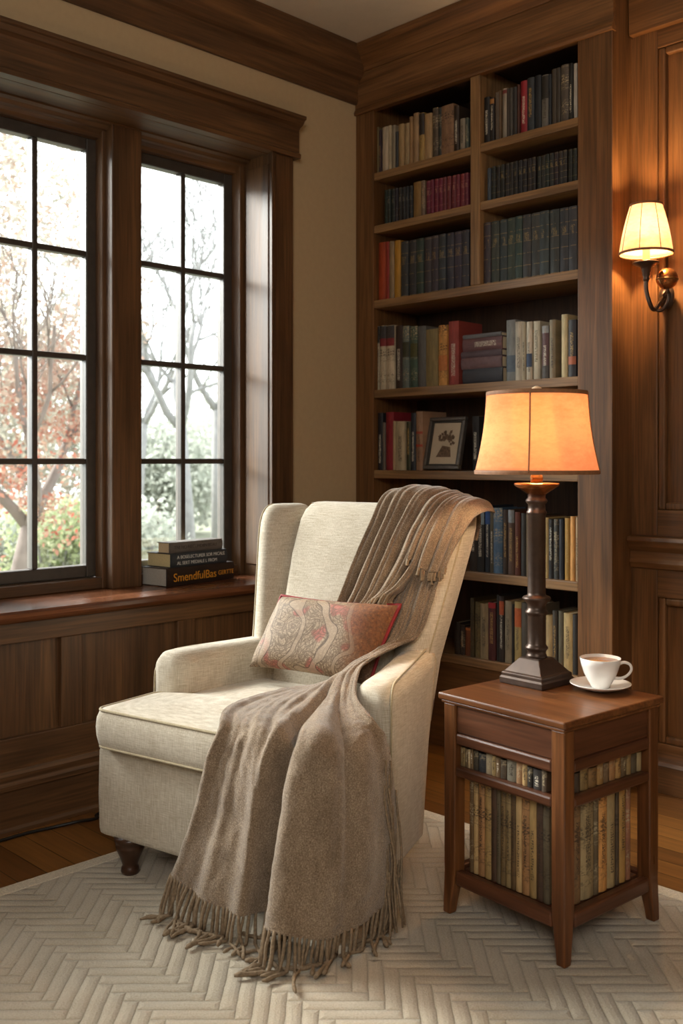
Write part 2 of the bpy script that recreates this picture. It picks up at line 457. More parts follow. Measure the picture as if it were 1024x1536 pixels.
# ---- crown mouldings
def crown_profile(p0, z0):     # offsets (distance into the room, z)
    return [(0, z0), (.014, z0), (.02, z0+.012), (.02, z0+.085), (.03, z0+.10), (.045, z0+.112), (.07, z0+.15), (.085, z0+.185), (.09, z0+.20), (.09, CEIL), (0, CEIL)]
cz = CEIL-.235
t1 = MB().extrude([(d, z) for d, z in crown_profile(0, cz)], 1, -5.5, .0).build('trim_2', wood_y, bevel=.002)
tag(t1, 'dark wooden crown moulding above the windows', 'crown moulding', kind='structure')
t2 = MB().extrude([(PW-d, z) for d, z in [(0, 2.765), (.03, 2.765), (.035, 2.93), (.06, 2.96), (.09, 3.02), (.09, CEIL), (0, CEIL)]], 0, 1.30, 5.0).build('trim_3', bwood_x, bevel=.002)
tag(t2, 'dark wooden crown moulding above the panelled wall', 'crown moulding', kind='structure')

# ---- window casing, jambs, mullions
XO, XG = .03, -.24
tc = MB().box(0, XO, -.526, -.407, .712, 2.475).build('trim_4', wood_z, bevel=.004)
tag(tc, 'dark wooden casing with moulded head around the window recess', 'window casing', kind='structure')
box('casing_leg', wood_z, (0, XO, -3.175, -3.056, .712, 2.475), tc)
box('casing_bead', wood_z, (XO-.004, XO+.008, -.532, -.512, .712, 2.475), tc)
hd = MB().extrude([(0, 2.475), (XO+.016, 2.475), (XO+.018, 2.492), (XO+.006, 2.50), (XO+.006, 2.595), (XO+.012, 2.603), (XO+.03, 2.612), (XO+.042, 2.628), (XO+.052, 2.632), (XO+.052, 2.645), (0, 2.645)], 1, -3.207, -.378)
hd.build('head_casing', wood_y, tc, bevel=.0015)
box('jamb', wood_z, (-.27, XO-.002, -.5215, -.50, .712, 2.49), tc)
box('jamb', wood_z, (-.27, -.001, -3.082, -3.062, .712, 2.49), tc)
box('jamb_panel', wood_z, (-.135, XO-.02, -.53, -.521, .76, 2.43), tc)
box('jamb_strip', wood_z, (-.215, -.155, -.545, -.521, .712, 2.475), tc)
box('soffit', wood_y, (-.27, -.0005, -3.08, -.50, 2.4745, 2.495), tc)
MB().extrude([(-.20, 2.476), (-.20, 2.425), (-.185, 2.425), (-.18, 2.44), (-.165, 2.45), (-.15, 2.453), (-.14, 2.465), (-.115, 2.468), (-.115, 2.476)], 1, -3.062, -.521).build('head_stop', wood_y, tc, bevel=.001)
for yc in (-1.127, -1.789, -2.451):
    mu = MB().box(-.26, -.12, yc-.066, yc+.066, .712, 2.475).build('mullion', wood_z, tc, bevel=.004)
    MB().box(-.215, -.165, yc-.082, yc+.082, .712, 2.475).build('mullion_stop', wood_z, tc, bevel=.004)
box('head_rail', wood_y, (-.265, -.198, -3.062, -.521, 2.424, 2.476), tc)
box('sill_stop', wood_y, (-.26, -.17, -3.062, -.521, .712, .752), tc)

for i, y0 in enumerate((-1.006, -1.668, -2.33, -2.992)):  # farthest sash is unseen, added to let in more window light
    y1 = y0+.42; z0, z1 = .80, 2.38; fw = .046
    m = MB()
    m.box(-.262, -.212, y0-fw, y0, z0-fw, z1+fw).box(-.262, -.212, y1, y1+fw, z0-fw, z1+fw).box(-.262, -.212, y0, y1, z0-fw, z0).box(-.262, -.212, y0, y1, z1, z1+fw)
    win = m.build('window_%d' % (i+1), sash_mat, bevel=.005)
    tag(win, ['casement window with bare trees behind, nearest the bookcase', 'casement window with autumn leaves behind, second from the bookcase', 'third casement window from the bookcase', 'unseen casement window added for daylight, farthest from the bookcase'][i], 'window', kind='structure')
    for j in range(1, 4):
        z = z0+j*(z1-z0)/4
        box('muntin', sash_mat, (-.255, -.216, y0, y1, z-.011, z+.011), win, .004)
    yc = (y0+y1)/2
    box('muntin', sash_mat, (-.256, -.214, yc-.011, yc+.011, z0, z1), win, .004)
    MB().box(-.2395, -.2365, y0, y1, z0, z1).build('glass', glass, win)

# ---- window seat: sill board, panelled front, baseboard
SX = .12
sill = MB().extrude([(-.23, .672), (SX+.012, .672), (SX+.024, .68), (SX+.03, .692), (SX+.026, .704), (SX+.016, .711), (-.23, .712)], 1, -5.3, -.02).build('trim_5', seat_wood, bevel=.001)
tag(sill, 'deep polished wooden window sill board', 'window sill', kind='structure')
ws = MB().box(0, SX-.022, -5.3, -.02, 0, .672).build('trim_6', wood_z)
tag(ws, 'dark wood panelled front below the window sill', 'wainscot', kind='structure')
box('rail', wood_y, (SX-.025, SX, -5.3, -.02, .605, .672), ws)
box('rail', wood_y, (SX-.025, SX, -5.3, -.02, .17, .30), ws)
for k in range(-1, 9):
    yc = -1.025-.475*k
    if yc < -5.2: break
    box('stile', wood_z, (SX-.024, SX-.0005, yc-.04, yc+.04, .30, .605), ws)
b2 = MB().extrude([(SX-.01, 0), (SX+.03, 0), (SX+.03, .012), (SX+.022, .02), (SX+.022, .135), (SX+.026, .14), (SX+.026, .155), (SX+.018, .165), (SX+.02, .185), (SX+.012, .20), (SX-.01, .205)], 1, -5.3, -.02).build('baseboard_left', wood_y, bevel=.002)
tag(b2, 'moulded dark wooden baseboard below the window sill', 'baseboard', kind='structure')

# ================================================================== BOOKCASE
bc = empty('bookcase', (.65, .15, 0), 0, 'tall built-in oak bookcase with a divider and deep shelves', 'bookcase')
def bcb(name, mat, b, bevel=.003):
    x0, x1, y0, y1, z0, z1 = b
    return box(name, mat, (x0-.65, x1-.65, y0-.15, y1-.15, z0, z1), bc, bevel)
XL, XR, BD = .111, 1.151, .30
bcb('stile', bwood_z, (.0015, XL, 0, BD, 0, 2.95))
bcb('stile', bwood_z, (XR, 1.295, 0, BD, 0, 2.95))
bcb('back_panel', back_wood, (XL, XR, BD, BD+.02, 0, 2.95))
bcb('top_panel', back_wood, (XL, XR, .02, BD, 2.79, 2.81))
MB().extrude([(d-.15, z) for d, z in [(.02, 2.756), (-.010, 2.756), (-.014, 2.765), (-.010, 2.775), (-.004, 2.785), (-.006, 2.945), (.02, 2.945)]], 0, .0015-.65, 1.30-.65).build('header', bwood_x, bc, bevel=.001)
MB().extrude([(d-.15, z) for d, z in [(.02, 2.94), (-.012, 2.94), (-.018, 2.955), (-.03, 2.965), (-.055, 2.985), (-.075, 3.01), (-.085, 3.02), (-.085, CEIL-.001), (.02, CEIL-.001)]], 0, .0015-.65, 1.33-.65).build('cornice', bwood_x, bc, bevel=.001)
box('header_return', bwood_z, (1.2951-.65, 1.302-.65, -.012, PW-.155, 2.756, 2.95), bc, .001)
bcb('divider', shelf_wood_z, (.650, .699, .001, BD, 1.91, 2.79))
Z1, Z2, Z3, Z4, Z5, Z6, Z7 = 2.478, 2.243, 1.91, 1.512, 1.155, .745, .394
for z in (Z1, Z2):
    bcb('shelf', shelf_wood, (XL, .650, .004, BD, z-.034, z)); bcb('shelf', shelf_wood, (.699, XR, .004, BD, z-.034, z))
for z in (Z3, Z4, Z5, Z6):
    bcb('shelf', shelf_wood, (XL, XR, .003, BD, z-.036, z))
bcb('shelf', shelf_wood, (XL, XR, .003, BD, Z7-.036, Z7))
bcb('base_panel', bwood_x, (XL, XR, .012, .03, 0, Z7-.036))

# ================================================================== BOOKS
ORD = 'first second third fourth fifth sixth seventh eighth ninth tenth eleventh twelfth thirteenth fourteenth fifteenth sixteenth seventeenth eighteenth nineteenth twentieth'.split()
def make_book(w, h, d, c, style='plain', bands=(), pages=pages_mat, name='book', round_=.35):
    r = min(.005, w*round_*.5); t = min(.0025, w*.15)
    pts = [(-w/2, d)]
    for k in range(7):
        a = -1+2*k/6
        pts.append((a*w/2, r*a*a))
    pts += [(w/2, d), (w/2-t, d), (w/2-t, r+t+.001), (-w/2+t, r+t+.001), (-w/2+t, d)]
    o = MB().extrude(pts, 2, 0, h).build(name, BM[style], color=c)
    MB().box(-w/2+t, w/2-t, r+t+.0012, d-.004, .003, h-.004).build('page_block', pages, o)
    for (f0, f1, bcx) in bands:
        pp = [(p[0]*1.0, p[1]-.0006) for p in pts[1:8]]+[(pts[7][0], pts[7][1]+.002), (pts[1][0], pts[1][1]+.002)]
        MB().extrude(pp, 2, h*f0, h*f1).build('spine_band', band_m, o, color=bcx)
    return o
# each entry: pixel edges of the spine in the photograph, its top, colour, look, words, bands
def shelf_row(entries, Y, zs, where, group, d=.165, start=0):
    n = len(entries)
    for i, e in enumerate(entries):
        x0, x1, py, c, st, words = e[:6]; bands = e[6] if len(e) > 6 else ()
        dy = e[7] if len(e) > 7 else 0.0
        yy = Y+dy
        a, _ = at(x0, 0, yy); b, _ = at(x1, 0, yy); _, zt = at((x0+x1)/2, py, yy)
        lo = .6995 if 'sconce bay' in where else XL; hi = .6495 if 'window bay' in where else XR
        a = max(a, lo+.0008); b = min(b, hi-.0002)
        wdt = max(b-a-.0012, .006)
        jit = random.uniform(-.004, .004) if not dy else 0
        o = make_book(wdt, max(zt-zs-.0005, .06), min(d, BD-yy-.012), c, st, bands)
        o.location = ((a+b)/2, yy+jit, zs+.0004)
        tag(o, '%s, %s from window end, %s' % (words, ORD[i+start], where), 'book', group)
Q = .15625
def Z(x, o, s): return o+x*s
def row(ents, ox, oy, s):
    return [(ox+e[0]*s, ox+e[1]*s, oy+e[2]*s)+tuple(e[3:]) for e in ents]
YB = .022
shelf_row(row([
 (60, 114, 330, '#6f6142', 'plain', 'olive tan book'),
 (118, 139, 350, '#3a2a30', 'tg', 'thin dark purple book'),
 (141, 207, 320, '#b7a890', 'plain', 'wide cream book'),
 (208, 236, 310, '#ab9c80', 'plain', 'narrow cream book'),
 (239, 269, 305, '#8b7f6a', 'plain', 'grey tan book'),
 (271, 300, 368, '#3a3d40', 'plain', 'short slate blue book'),
 (302, 355, 295, '#9a8058', 'plain', 'tan book'),
 (358, 407, 285, '#9c8663', 'plain', 'beige book'),
 (408, 440, 225, '#93724c', 'plain', 'tall light brown book'),
 (441, 492, 188, '#9b7e5c', 'plain', 'tall tan book'),
 (500, 551, 190, '#a3854c', 'tk', 'ochre book with dark upper spine', ((.55, .99, '#2e2823'),)),
 (553, 621, 195, '#a58862', 'plain', 'wide pale tan book'),
 (626, 679, 140, '#4c4034', 'wornl', 'dark brown book with worn pattern'),
 (680, 710, 135, '#2f3330', 'wornl', 'thin dark green book'),
 (713, 832, 112, '#85664d', 'worn', 'very wide salmon brown marbled book'),
 (834, 882, 120, '#33261c', 'tw', 'dark brown book beside the marbled one'),
 (887, 934, 240, '#857a69', 'tk', 'short grey tan book'),
 (937, 966, 233, '#4e574e', 'wornl', 'short grey green book'),
], 550, 140, Q), YB, Z1, 'top shelf, window bay', 'books on the top shelf, window side of the divider')
shelf_row(row([
 (90, 149, 420, '#1d1b1b', 'tw', 'black book with grey title'),
 (152, 195, 425, '#211b18', 'tw', 'black book with orange tip', ((.86, .97, '#9c6a34'),)),
 (199, 242, 370, '#61554a', 'plain', 'grey brown book'),
 (245, 267, 360, '#5d4a36', 'plain', 'thin brown book'),
 (269, 317, 335, '#8a8072', 'plain', 'light grey book with red tip', ((.9, .97, '#6d3029'),)),
 (318, 344, 335, '#3c332b', 'plain', 'thin dark brown book'),
 (346, 375, 333, '#46423d', 'plain', 'thin charcoal book'),
 (376, 415, 325, '#2c2b2b', 'plain', 'plain charcoal book'),
 (419, 440, 300, '#4b2a22', 'plain', 'thin maroon brown book'),
 (442, 506, 262, '#8d1f2a', 'tw', 'bright red book with white title'),
 (511, 579, 235, '#2b3137', 'tg', 'dark blue grey book with gilt title'),
 (580, 641, 210, '#181d24', 'plain', 'very dark navy book'),
 (645, 714, 205, '#65615a', 'tk', 'grey book with black upper label', ((.55, .98, '#27241f'),)),
 (716, 744, 200, '#20252c', 'plain', 'thin dark navy book'),
 (746, 789, 150, '#40382e', 'plain', 'dark brown grey book'),
 (791, 834, 140, '#39332c', 'plain', 'dark umber book'),
 (836, 911, 110, '#4f4740', 'wornl', 'wide brown grey book'),
 (914, 951, 97, '#17140f', 'tw', 'black book with bold white title'),
 (955, 990, 95, '#a8a29a', 'plain', 'white book'),
], 710, 80, Q), YB, Z1, 'top shelf, sconce bay', 'books on the top shelf, sconce side of the divider')
s5 = 340/1024
def volumes(xs, top, c, st, words, jitter=4, vary=6):
    out = []
    for i in range(len(xs)-1):
        f = i/max(1, len(xs)-2)
        cc = '#%02x%02x%02x' % tuple(max(0, min(255, int(c[j:j+2], 16)+random.randint(-vary, vary))) for j in (1, 3, 5))
        out.append((xs[i]+.8, xs[i+1]-.8, top[0]+(top[1]-top[0])*f, cc, st, words))
    return out
def lsp(a, b, n): return [a+(b-a)*i/n for i in range(n+1)]
shelf_row(row(
 volumes(lsp(106, 234, 8), (256, 236), '#252b29', 'grey', 'small blackish green volume') +
 [(236, 271, 218, '#87683b', 'plain', 'plain ochre tan book'), (273, 291, 214, '#6e5a48', 'wornl', 'thin worn brown book')] +
 volumes(lsp(293, 487, 10), (214, 178), '#6a2430', 'red', 'crimson volume with faded bands'), 540, 200, s5),
 YB, Z2, 'second shelf, window bay', 'books on the second shelf, window side of the divider')
xs = lsp(592, 975, 19)
shelf_row(row([(575, 590, 158, '#3d4650', 'plain', 'thin slate blue book')] + volumes(xs, (150, 66), '#1f1d1a', 'gold', 'black volume with gilt bands'), 540, 200, s5),
 YB, Z2, 'second shelf, sconce bay', 'books on the second shelf, sconce side of the divider', d=.15)
shelf_row(row([
 (78, 111, 492, '#9a3f20', 'plain', 'orange red book'), (112, 128, 489, '#8f2e22', 'plain', 'thin brick red book'),
 (130, 151, 488, '#8b7558', 'plain', 'thin tan book'), (152, 180, 484, '#a87a2b', 'plain', 'golden ochre book')] +
 volumes(lsp(182, 487, 9), (488, 436), '#3a3c3c', 'gold', 'dark slate volume with pale bands'), 540, 200, s5),
 YB, Z3, 'third shelf, window bay', 'books on the third shelf, window side of the divider')
shelf_row(row(
 volumes([552, 588, 625, 659, 695, 729, 768, 808, 852, 896, 936, 976], (404, 328), '#3b3e40', 'gold', 'tall dark slate volume with gilt marks'), 540, 200, s5),
 YB, Z3, 'third shelf, sconce bay', 'books on the third shelf, sconce side of the divider')
shelf_row(row([
 (2, 50, 190, '#b3a78f', 'worn', 'cream book with black top', ((.74, .995, '#241e1b'),)),
 (53, 113, 183, '#b5a88e', 'worn', 'cream book with dark top and red band', ((.8, .995, '#3e3a3a'), (.68, .8, '#7d2c2e'))),
 (116, 196, 180, '#b9ab92', 'worn', 'wide cream book with dark top and red band', ((.8, .995, '#3e3a3a'), (.68, .8, '#7d2c2e'))),
 (203, 268, 180, '#35251d', 'tw', 'dark brown book with pale marks'),
 (273, 336, 185, '#5c6660', 'wornl', 'grey green book with landscape top', ((.5, .74, '#3b3a27'),)),
 (341, 411, 187, '#3d5145', 'wornl', 'green book with landscape top', ((.5, .72, '#4a4a28'),)),
 (413, 490, 185, '#5b5a57', 'plain', 'grey book'),
 (498, 613, 215, '#82714a', 'plain', 'wide olive tan book'),
 (619, 701, 177, '#c08a48', 'worn', 'pale orange book', ((.25, .5, '#b8703a'),)),
 (709, 806, 138, '#8c3b32', 'tw', 'tall brick red book with white title'),
], 560, 460, Q), YB, Z4, 'fourth shelf', 'books standing on the fourth shelf')
s6 = 180/1024
shelf_row(row([
 (329, 408, 112, '#7d7f7d', 'plain', 'pale grey blue book', ((.15, .42, '#56616c'),)),
 (411, 470, 128, '#b5ab98', 'tk', 'cream book with dark lengthwise title'),
 (471, 503, 130, '#a1947a', 'tk', 'thin tan book with dark title'),
 (506, 554, 128, '#b8ae9a', 'tk', 'cream book with blue diamond', ((.22, .45, '#33425c'),)),
 (557, 615, 122, '#b9b099', 'tk', 'cream book with sparse dark title'),
 (632, 690, 160, '#5a3c3d', 'tw', 'mauve brown book', ((.86, .995, '#8b8d8b'), (.01, .25, '#4a4440'))),
 (702, 755, 112, '#7c6e55', 'tk', 'grey tan book'),
 (798, 850, 64, '#bfae83', 'plain', 'tall cream yellow book'),
 (854, 922, 110, '#29272a', 'tg', 'black book with orange label', ((.22, .36, '#a65a38'),)),
], 700, 460, s6), YB, Z4, 'fourth shelf past the stack', 'books standing on the fourth shelf')
# stack lying flat between them
x0, _ = at(692, 0, YB); x1, _ = at(754, 0, YB)
zz = Z4+.0004
for (a, b, th, c, st, words, bands) in (
   (.004, .004, .060, '#2c2c33', 'plain', 'dark navy book lying flat, lowest of the stack beside the brick red book', ()),
   (-.004, .008, .046, '#5b4447', 'plain', 'mauve book with pale line, second from bottom of the flat stack', ((.02, .97, '#6a5052'),)),
   (-.004, .008, .026, '#54444a', 'plain', 'dusky purple book lying flat, third from the bottom of its stack', ()),
   (.004, .006, .052, '#654547', 'tw', 'plum book with scrawled white title lying flat near the top of its stack', ()),
   (.006, .010, .016, '#6a6a6e', 'plain', 'thin grey book lying flat, topmost of the shelf stack', ())):
    L = (x1-b)-(x0+a)
    o = make_book(th, L, .17, c, st, bands); o.rotation_euler = (0, PI/2, 0)
    o.location = (x0+a, YB, zz+th/2); zz += th+.0004
    tag(o, words, 'book', 'books lying flat on the fourth shelf')
shelf_row(row([
 (60, 130, 110, '#1e1c1f', 'tw', 'black book with white lettering'),
 (133, 155, 190, '#655b50', 'plain', 'thin short grey book'),
 (157, 222, 103, '#7f1d27', 'plain', 'dark red book'),
 (224, 245, 180, '#a48f6d', 'plain', 'thin short cream book'),
 (247, 324, 182, '#a8987b', 'tk', 'short cream book'),
 (328, 365, 185, '#343520', 'tg', 'short dark olive book with gilt marks'),
 (368, 410, 110, '#23272f', 'tw', 'dark navy book'),
 (413, 470, 97, '#8d6d54', 'tk', 'salmon tan book with red marks', ((.62, .66, '#9c3f2c'), (.4, .44, '#9c3f2c'))),
], 550, 600, s6), YB, Z5, 'picture frame shelf', 'books on the shelf with the picture frame')
o = make_book(.020, .205, .14, '#c0641e', 'plain'); xx = at(550+470*s6, 0, YB)[0]+.0125; o.location = (xx, .125, Z5+.0004)
tag(o, 'short bright orange book half hidden behind the picture frame', 'book', 'books on the shelf with the picture frame')
xx, _ = at(712, 0, .06); o = make_book(.034, .225, .16, '#1d1b1c', 'tw'); o.location = (xx, .06, Z5+.0004)
tag(o, 'black book standing between the picture frame and the lamp shade', 'book', 'books on the shelf with the picture frame')
shelf_row(row([
 (10, 76, 125, '#332b26', 'tw', 'dark brown book half hidden by the armchair'),
 (80, 143, 108, '#2a2725', 'tw', 'dark book with pale blue grey top', ((.72, .995, '#7f8f96'),)),
 (146, 190, 104, '#1e2530', 'tw', 'dark book with bright blue top', ((.72, .995, '#2c4f86'),)),
 (191, 221, 140, '#57503f', 'tw', 'thin tan and black book'),
 (223, 302, 125, '#47627c', 'wornl', 'wide steel blue book'),
 (306, 345, 140, '#3b2c22', 'tg', 'dark brown book with gilt lines'),
 (347, 401, 140, '#5a4337', 'tg', 'brown book with grey top', ((.8, .995, '#83888c'),)),
 (406, 452, 160, '#5c2a17', 'tg', 'rust brown book'),
 (456, 500, 170, '#33302d', 'plain', 'charcoal book behind the lamp column'),
 (503, 548, 180, '#6b5b41', 'plain', 'tan book behind the lamp column'),
 (551, 592, 185, '#2e2a28', 'plain', 'black book behind the lamp column'),
 (595, 634, 195, '#5d4231', 'tw', 'brown book with pale title'),
 (638, 691, 208, '#bfa873', 'plain', 'cream yellow book'),
 (694, 735, 220, '#201e1f', 'tw', 'black book with white title'),
 (737, 779, 222, '#3b3b38', 'wornl', 'dark grey book'),
 (781, 821, 222, '#23252e', 'plain', 'dark navy book'),
 (825, 876, 212, '#a07931', 'tg', 'golden yellow book'),
 (879, 919, 198, '#d49a54', 'plain', 'light orange book'),
 (921, 945, 202, '#b59a76', 'tk', 'thin tan book with dark title'),
], 700, 740, s6), YB, Z6, 'shelf below lamp shade', 'books on the shelf below the lamp shade')
s7 = 210/1024
shelf_row(row([
 (50, 92, 260, '#2a211b', 'plain', 'dark brown book half hidden by the armchair'),
 (95, 128, 280, '#2c201a', 'wornl', 'dark umber book'),
 (130, 168, 298, '#6e3a1c', 'plain', 'russet book with orange tip', ((.9, .98, '#b8692c'),)),
 (172, 200, 84, '#4c4027', 'worn', 'tall dark olive book'),
 (202, 239, 112, '#6c5d3a', 'worn', 'tall olive book'),
 (241, 300, 125, '#8d7c5e', 'tk', 'tan book with dark marks'),
 (302, 356, 115, '#4a1f1d', 'tg', 'black book with red top and orange title', ((.9, .995, '#961e24'),)),
 (359, 379, 62, '#23211e', 'plain', 'tall thin black book'),
 (381, 416, 72, '#2c221d', 'tw', 'tall black book with orange patch', ((.72, .93, '#a8502b'),)),
 (419, 469, 105, '#867a64', 'tk', 'grey tan book'),
 (471, 487, 130, '#1f1b19', 'plain', 'thin black book'),
 (489, 538, 112, '#a08a58', 'tk', 'cream book with orange top', ((.6, .9, '#b0582a'),)),
 (541, 597, 120, '#4a4238', 'plain', 'umber book behind the lamp column'),
 (600, 652, 135, '#6a5c4a', 'plain', 'brown grey book behind the lamp column'),
 (656, 714, 258, '#b8ab95', 'tk', 'short white book'),
 (717, 769, 212, '#a58c61', 'plain', 'tan book'),
 (772, 808, 175, '#3a332a', 'tg', 'dark book with gilt marks'),
 (810, 848, 180, '#57503f', 'plain', 'grey brown book'),
 (851, 916, 195, '#b09868', 'tk', 'pale yellow book with black script'),
 (918, 951, 205, '#2e2b28', 'plain', 'charcoal book against the bookcase side'),
], 670, 880, s7), YB, Z7, 'lowest shelf', 'books on the lowest shelf')

# ---- picture frame
fx0, _ = at(634, 0, .03); fx1, _ = at(688, 0, .03)
FWd = fx1-fx0; FH = .228
pf = empty('picture_frame', ((fx0+fx1)/2, .024, Z5+.0068), 0, 'pewter picture frame with a brown bouquet print, leaning on the shelf behind the lamp', 'picture frame')
pf.rotation_euler = (R(-13), 0, 0)
pewter = plain('pewter', '#6b655e', .38, .6, nscale=30, namt=.15)
m = MB(); bw = .016
for (a, b, c, d) in ((-FWd/2, FWd/2, 0, bw), (-FWd/2, FWd/2, FH-bw, FH), (-FWd/2, -FWd/2+bw, bw, FH-bw), (FWd/2-bw, FWd/2, bw, FH-bw)):
    m.box(a, b, 0, .022, c, d)
m.build('moulding', pewter, pf, bevel=.004)
m = MB(); q = bw; 
for (a, b, c, d) in ((-FWd/2+q, FWd/2-q, q, q+.008), (-FWd/2+q, FWd/2-q, FH-q-.008, FH-q), (-FWd/2+q, -FWd/2+q+.008, q+.008, FH-q-.008), (FWd/2-q-.008, FWd/2-q, q+.008, FH-q-.008)):
    m.box(a, b, .006, .018, c, d)
m.build('inner_moulding', plain('pewter_dark', '#4a4540', .4, .5), pf, bevel=.002)
MB().box(-FWd/2+.01, FWd/2-.01, .013, .02, .01, FH-.01).build('mat', plain('mat_board', '#bcab92', .8, nscale=15, namt=.08), pf)
pr = MB(); random.seed(3)
sc = FWd/.16
pr.raw([(-.034*sc, .0122, .055), (.032*sc, .0122, .055), (.024*sc, .0122, .098), (-.012*sc, .0122, .105)], [(0, 1, 2, 3)])
for k in range(60):
    a = random.uniform(-.4, 3.2); rr = random.uniform(.004, .040); cx, cz = .004+rr*math.cos(a)*.7*sc, .125+rr*math.sin(a)*.9
    L = random.uniform(.008, .018)*sc; wd = L*.36; b = a+random.uniform(-.6, .6)
    yy = .0119-.00002*k
    pr.raw([(cx, yy, cz), (cx+L*.5*math.cos(b)-wd*math.sin(b), yy, cz+L*.5*math.sin(b)+wd*math.cos(b)), (cx+L*math.cos(b), yy, cz+L*math.sin(b)), (cx+L*.5*math.cos(b)+wd*math.sin(b), yy, cz+L*.5*math.sin(b)-wd*math.cos(b))], [(0, 1, 2, 3)])
pr.build('print', plain('sepia_print', '#65513f', .8, nscale=90, namt=.5), pf, fixn=False)
box('easel_back', plain('frame_back', '#2a211b', .8), (-FWd/2+.004, FWd/2-.004, .0205, .026, .004, FH-.004), pf, 0)
random.seed(21)

# ---- stack of three books on the sill
def text_mesh(s, size, name, mat, parent, loc, rot, ext=.0004):
    cu = bpy.data.curves.new(name, 'FONT'); cu.body = s; cu.size = size; cu.extrude = ext; cu.align_x = 'LEFT'; cu.align_y = 'CENTER'
    t = bpy.data.objects.new(name+'_curve', cu); col.objects.link(t)
    dg = bpy.context.evaluated_depsgraph_get(); dg.update()
    me = bpy.data.meshes.new_from_object(t.evaluated_get(dg)); bpy.data.objects.remove(t)
    me.materials.clear(); me.materials.append(mat)
    o = bpy.data.objects.new(name, me); col.objects.link(o); o.parent = parent; o.location = loc; o.rotation_euler = rot
    return o
gold_ink = plain('orange_gilt_ink', '#e39a2c', .5); white_ink = plain('white_ink', '#d8d6cf', .6); dark_ink = plain('brown_ink', '#4a3f38', .6)
def sill_book(x, y, z, L, th, d, yaw, c, words, pages):
    o = make_book(th, L, d, c, 'plain', (), pages); o.rotation_euler = (0, PI/2, yaw); o.location = (x, y, z+th/2)
    tag(o, words, 'book', 'books stacked on the window sill'); return o
TR = (PI/2, -PI/2, 0)
def sp(s, size, mat, par, along, off):
    # spine lies in the local xz plane facing -y; the reading direction is local +z
    return text_mesh(s, size, 'title', mat, par, (off, -.0006, along), (PI/2, -PI/2, 0))
silver_pages = plain('silver_page_edges', '#b9b5ab', .5, nscale=200, namt=.1)
cream_pages = plain('cream_page_edges', '#e0cf9c', .7, nscale=250, namt=.12)
b1 = sill_book(-.02, -1.012, .7124, .365, .070, .150, R(97), '#2b1d15', 'large dark brown book with orange title at the bottom of the sill stack', silver_pages)
sp('SmendfulBas', .046, gold_ink, b1, .03, 0.004); sp('GERTTE', .025, gold_ink, b1, .272, .004)
b2_ = sill_book(-.032, -.985, .7828, .300, .054, .145, R(96), '#34383c', 'slate book with two lines of white title in the middle of the sill stack', cream_pages)
sp('A BOSELECTURER SOR MICALE', .0185, white_ink, b2_, .028, -.011); sp('AL SERT MEDIALE L FROM', .0185, white_ink, b2_, .028, .012)
b3_ = sill_book(-.04, -.985, .8372, .285, .042, .075, R(97), '#6a625b', 'thin grey brown book on top of the sill stack', pages_mat)
sp('TNI NO NECUMDIIN BTAU', .019, dark_ink, b3_, .02, 0)

# ================================================================== RUG
RZ = .012
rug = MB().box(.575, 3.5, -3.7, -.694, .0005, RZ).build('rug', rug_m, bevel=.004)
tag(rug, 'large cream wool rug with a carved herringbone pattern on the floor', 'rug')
MB().box(.525, .575, -3.7, -.644, .0005, RZ).box(.575, 3.5, -.694, -.644, .0005, RZ).build('border', rug_edge_m, rug, bevel=.004)

# ================================================================== ARMCHAIR
CH = (.60, -1.70, RZ); CYAW = R(11)
ch = empty('armchair', CH, CYAW, 'cream linen wingback armchair beside the window with a throw over it', 'armchair')
def lerp(a, b, t): return a+(b-a)*t
F0 = .105                                            # underside of the frame
# base frame
b = MB(); pl = [(0, 0), (.86, 0), (.80, .50), (.06, .50)]
def plan(scale_in, z):
    cx, cy = .43, .25
    pts = []
    for (x, y) in rr_plan:
        dx, dy = x-cx, y-cy; L = math.hypot(dx, dy); k = (L-scale_in)/L
        pts.append((cx+dx*k, cy+dy*k, z))
    return pts
def round_poly(poly, r, seg=6):
    out = []; n = len(poly)
    for i, p in enumerate(poly):
        a = Vector(poly[i-1]); q = Vector(p); c = Vector(poly[(i+1) % n])
        u = (a-q).normalized(); v = (c-q).normalized(); rr = min(r, (a-q).length*.45, (c-q).length*.45)
        s0 = q+u*rr; s1 = q+v*rr
        for k in range(seg+1):
            t = k/seg
            out.append(tuple(s0*(1-t)**2+q*2*t*(1-t)+s1*t*t))
    return out
rr_plan = round_poly(pl, .03)
b.rings([plan(.012, F0), plan(.003, F0+.004), plan(0, F0+.015), plan(-.003, .22), plan(0, .345), plan(.006, .358), plan(.018, .364)])
b.build('base_frame', chair_fabric, ch, smooth=True)
# seat cushion (T shape)
rr_plan = round_poly([(.034, -.033), (.845, -.035), (.85, .225), (.735, .235), (.695, .57), (.165, .57), (.125, .235), (.03, .225)], .035, 8)
def cplan(inset, z, crown=0):
    out = []
    for (x, y) in rr_plan:
        cx, cy = .43, .20
        dx, dy = x-cx, y-cy; L = math.hypot(dx, dy); k = max(0, (L-inset)/L)
        out.append((cx+dx*k, cy+dy*k, z))
    return out
rings = [cplan(.02, .367), cplan(.006, .369), cplan(-.002, .376), cplan(-.009, .40), cplan(-.011, .425), cplan(-.008, .452), cplan(.0, .470), cplan(.008, .477)]
cr_z = [.481, .4865, .492, .497, .501, .504, .506]
for i, z in enumerate(cr_z):
    t = (i+1)/7
    sc_ = 1-t**1.2*.97
    ring = []
    for (x, y) in rr_plan:
        ring.append((.43+(x-.43)*sc_*.98, .20+(y-.20)*sc_*.98, z+.002*noise.noise(Vector((x*sc_*9, y*sc_*9, 3)))))
    rings.append(ring)
MB().rings(rings).build('seat_cushion', chair_fabric, ch, smooth=True)
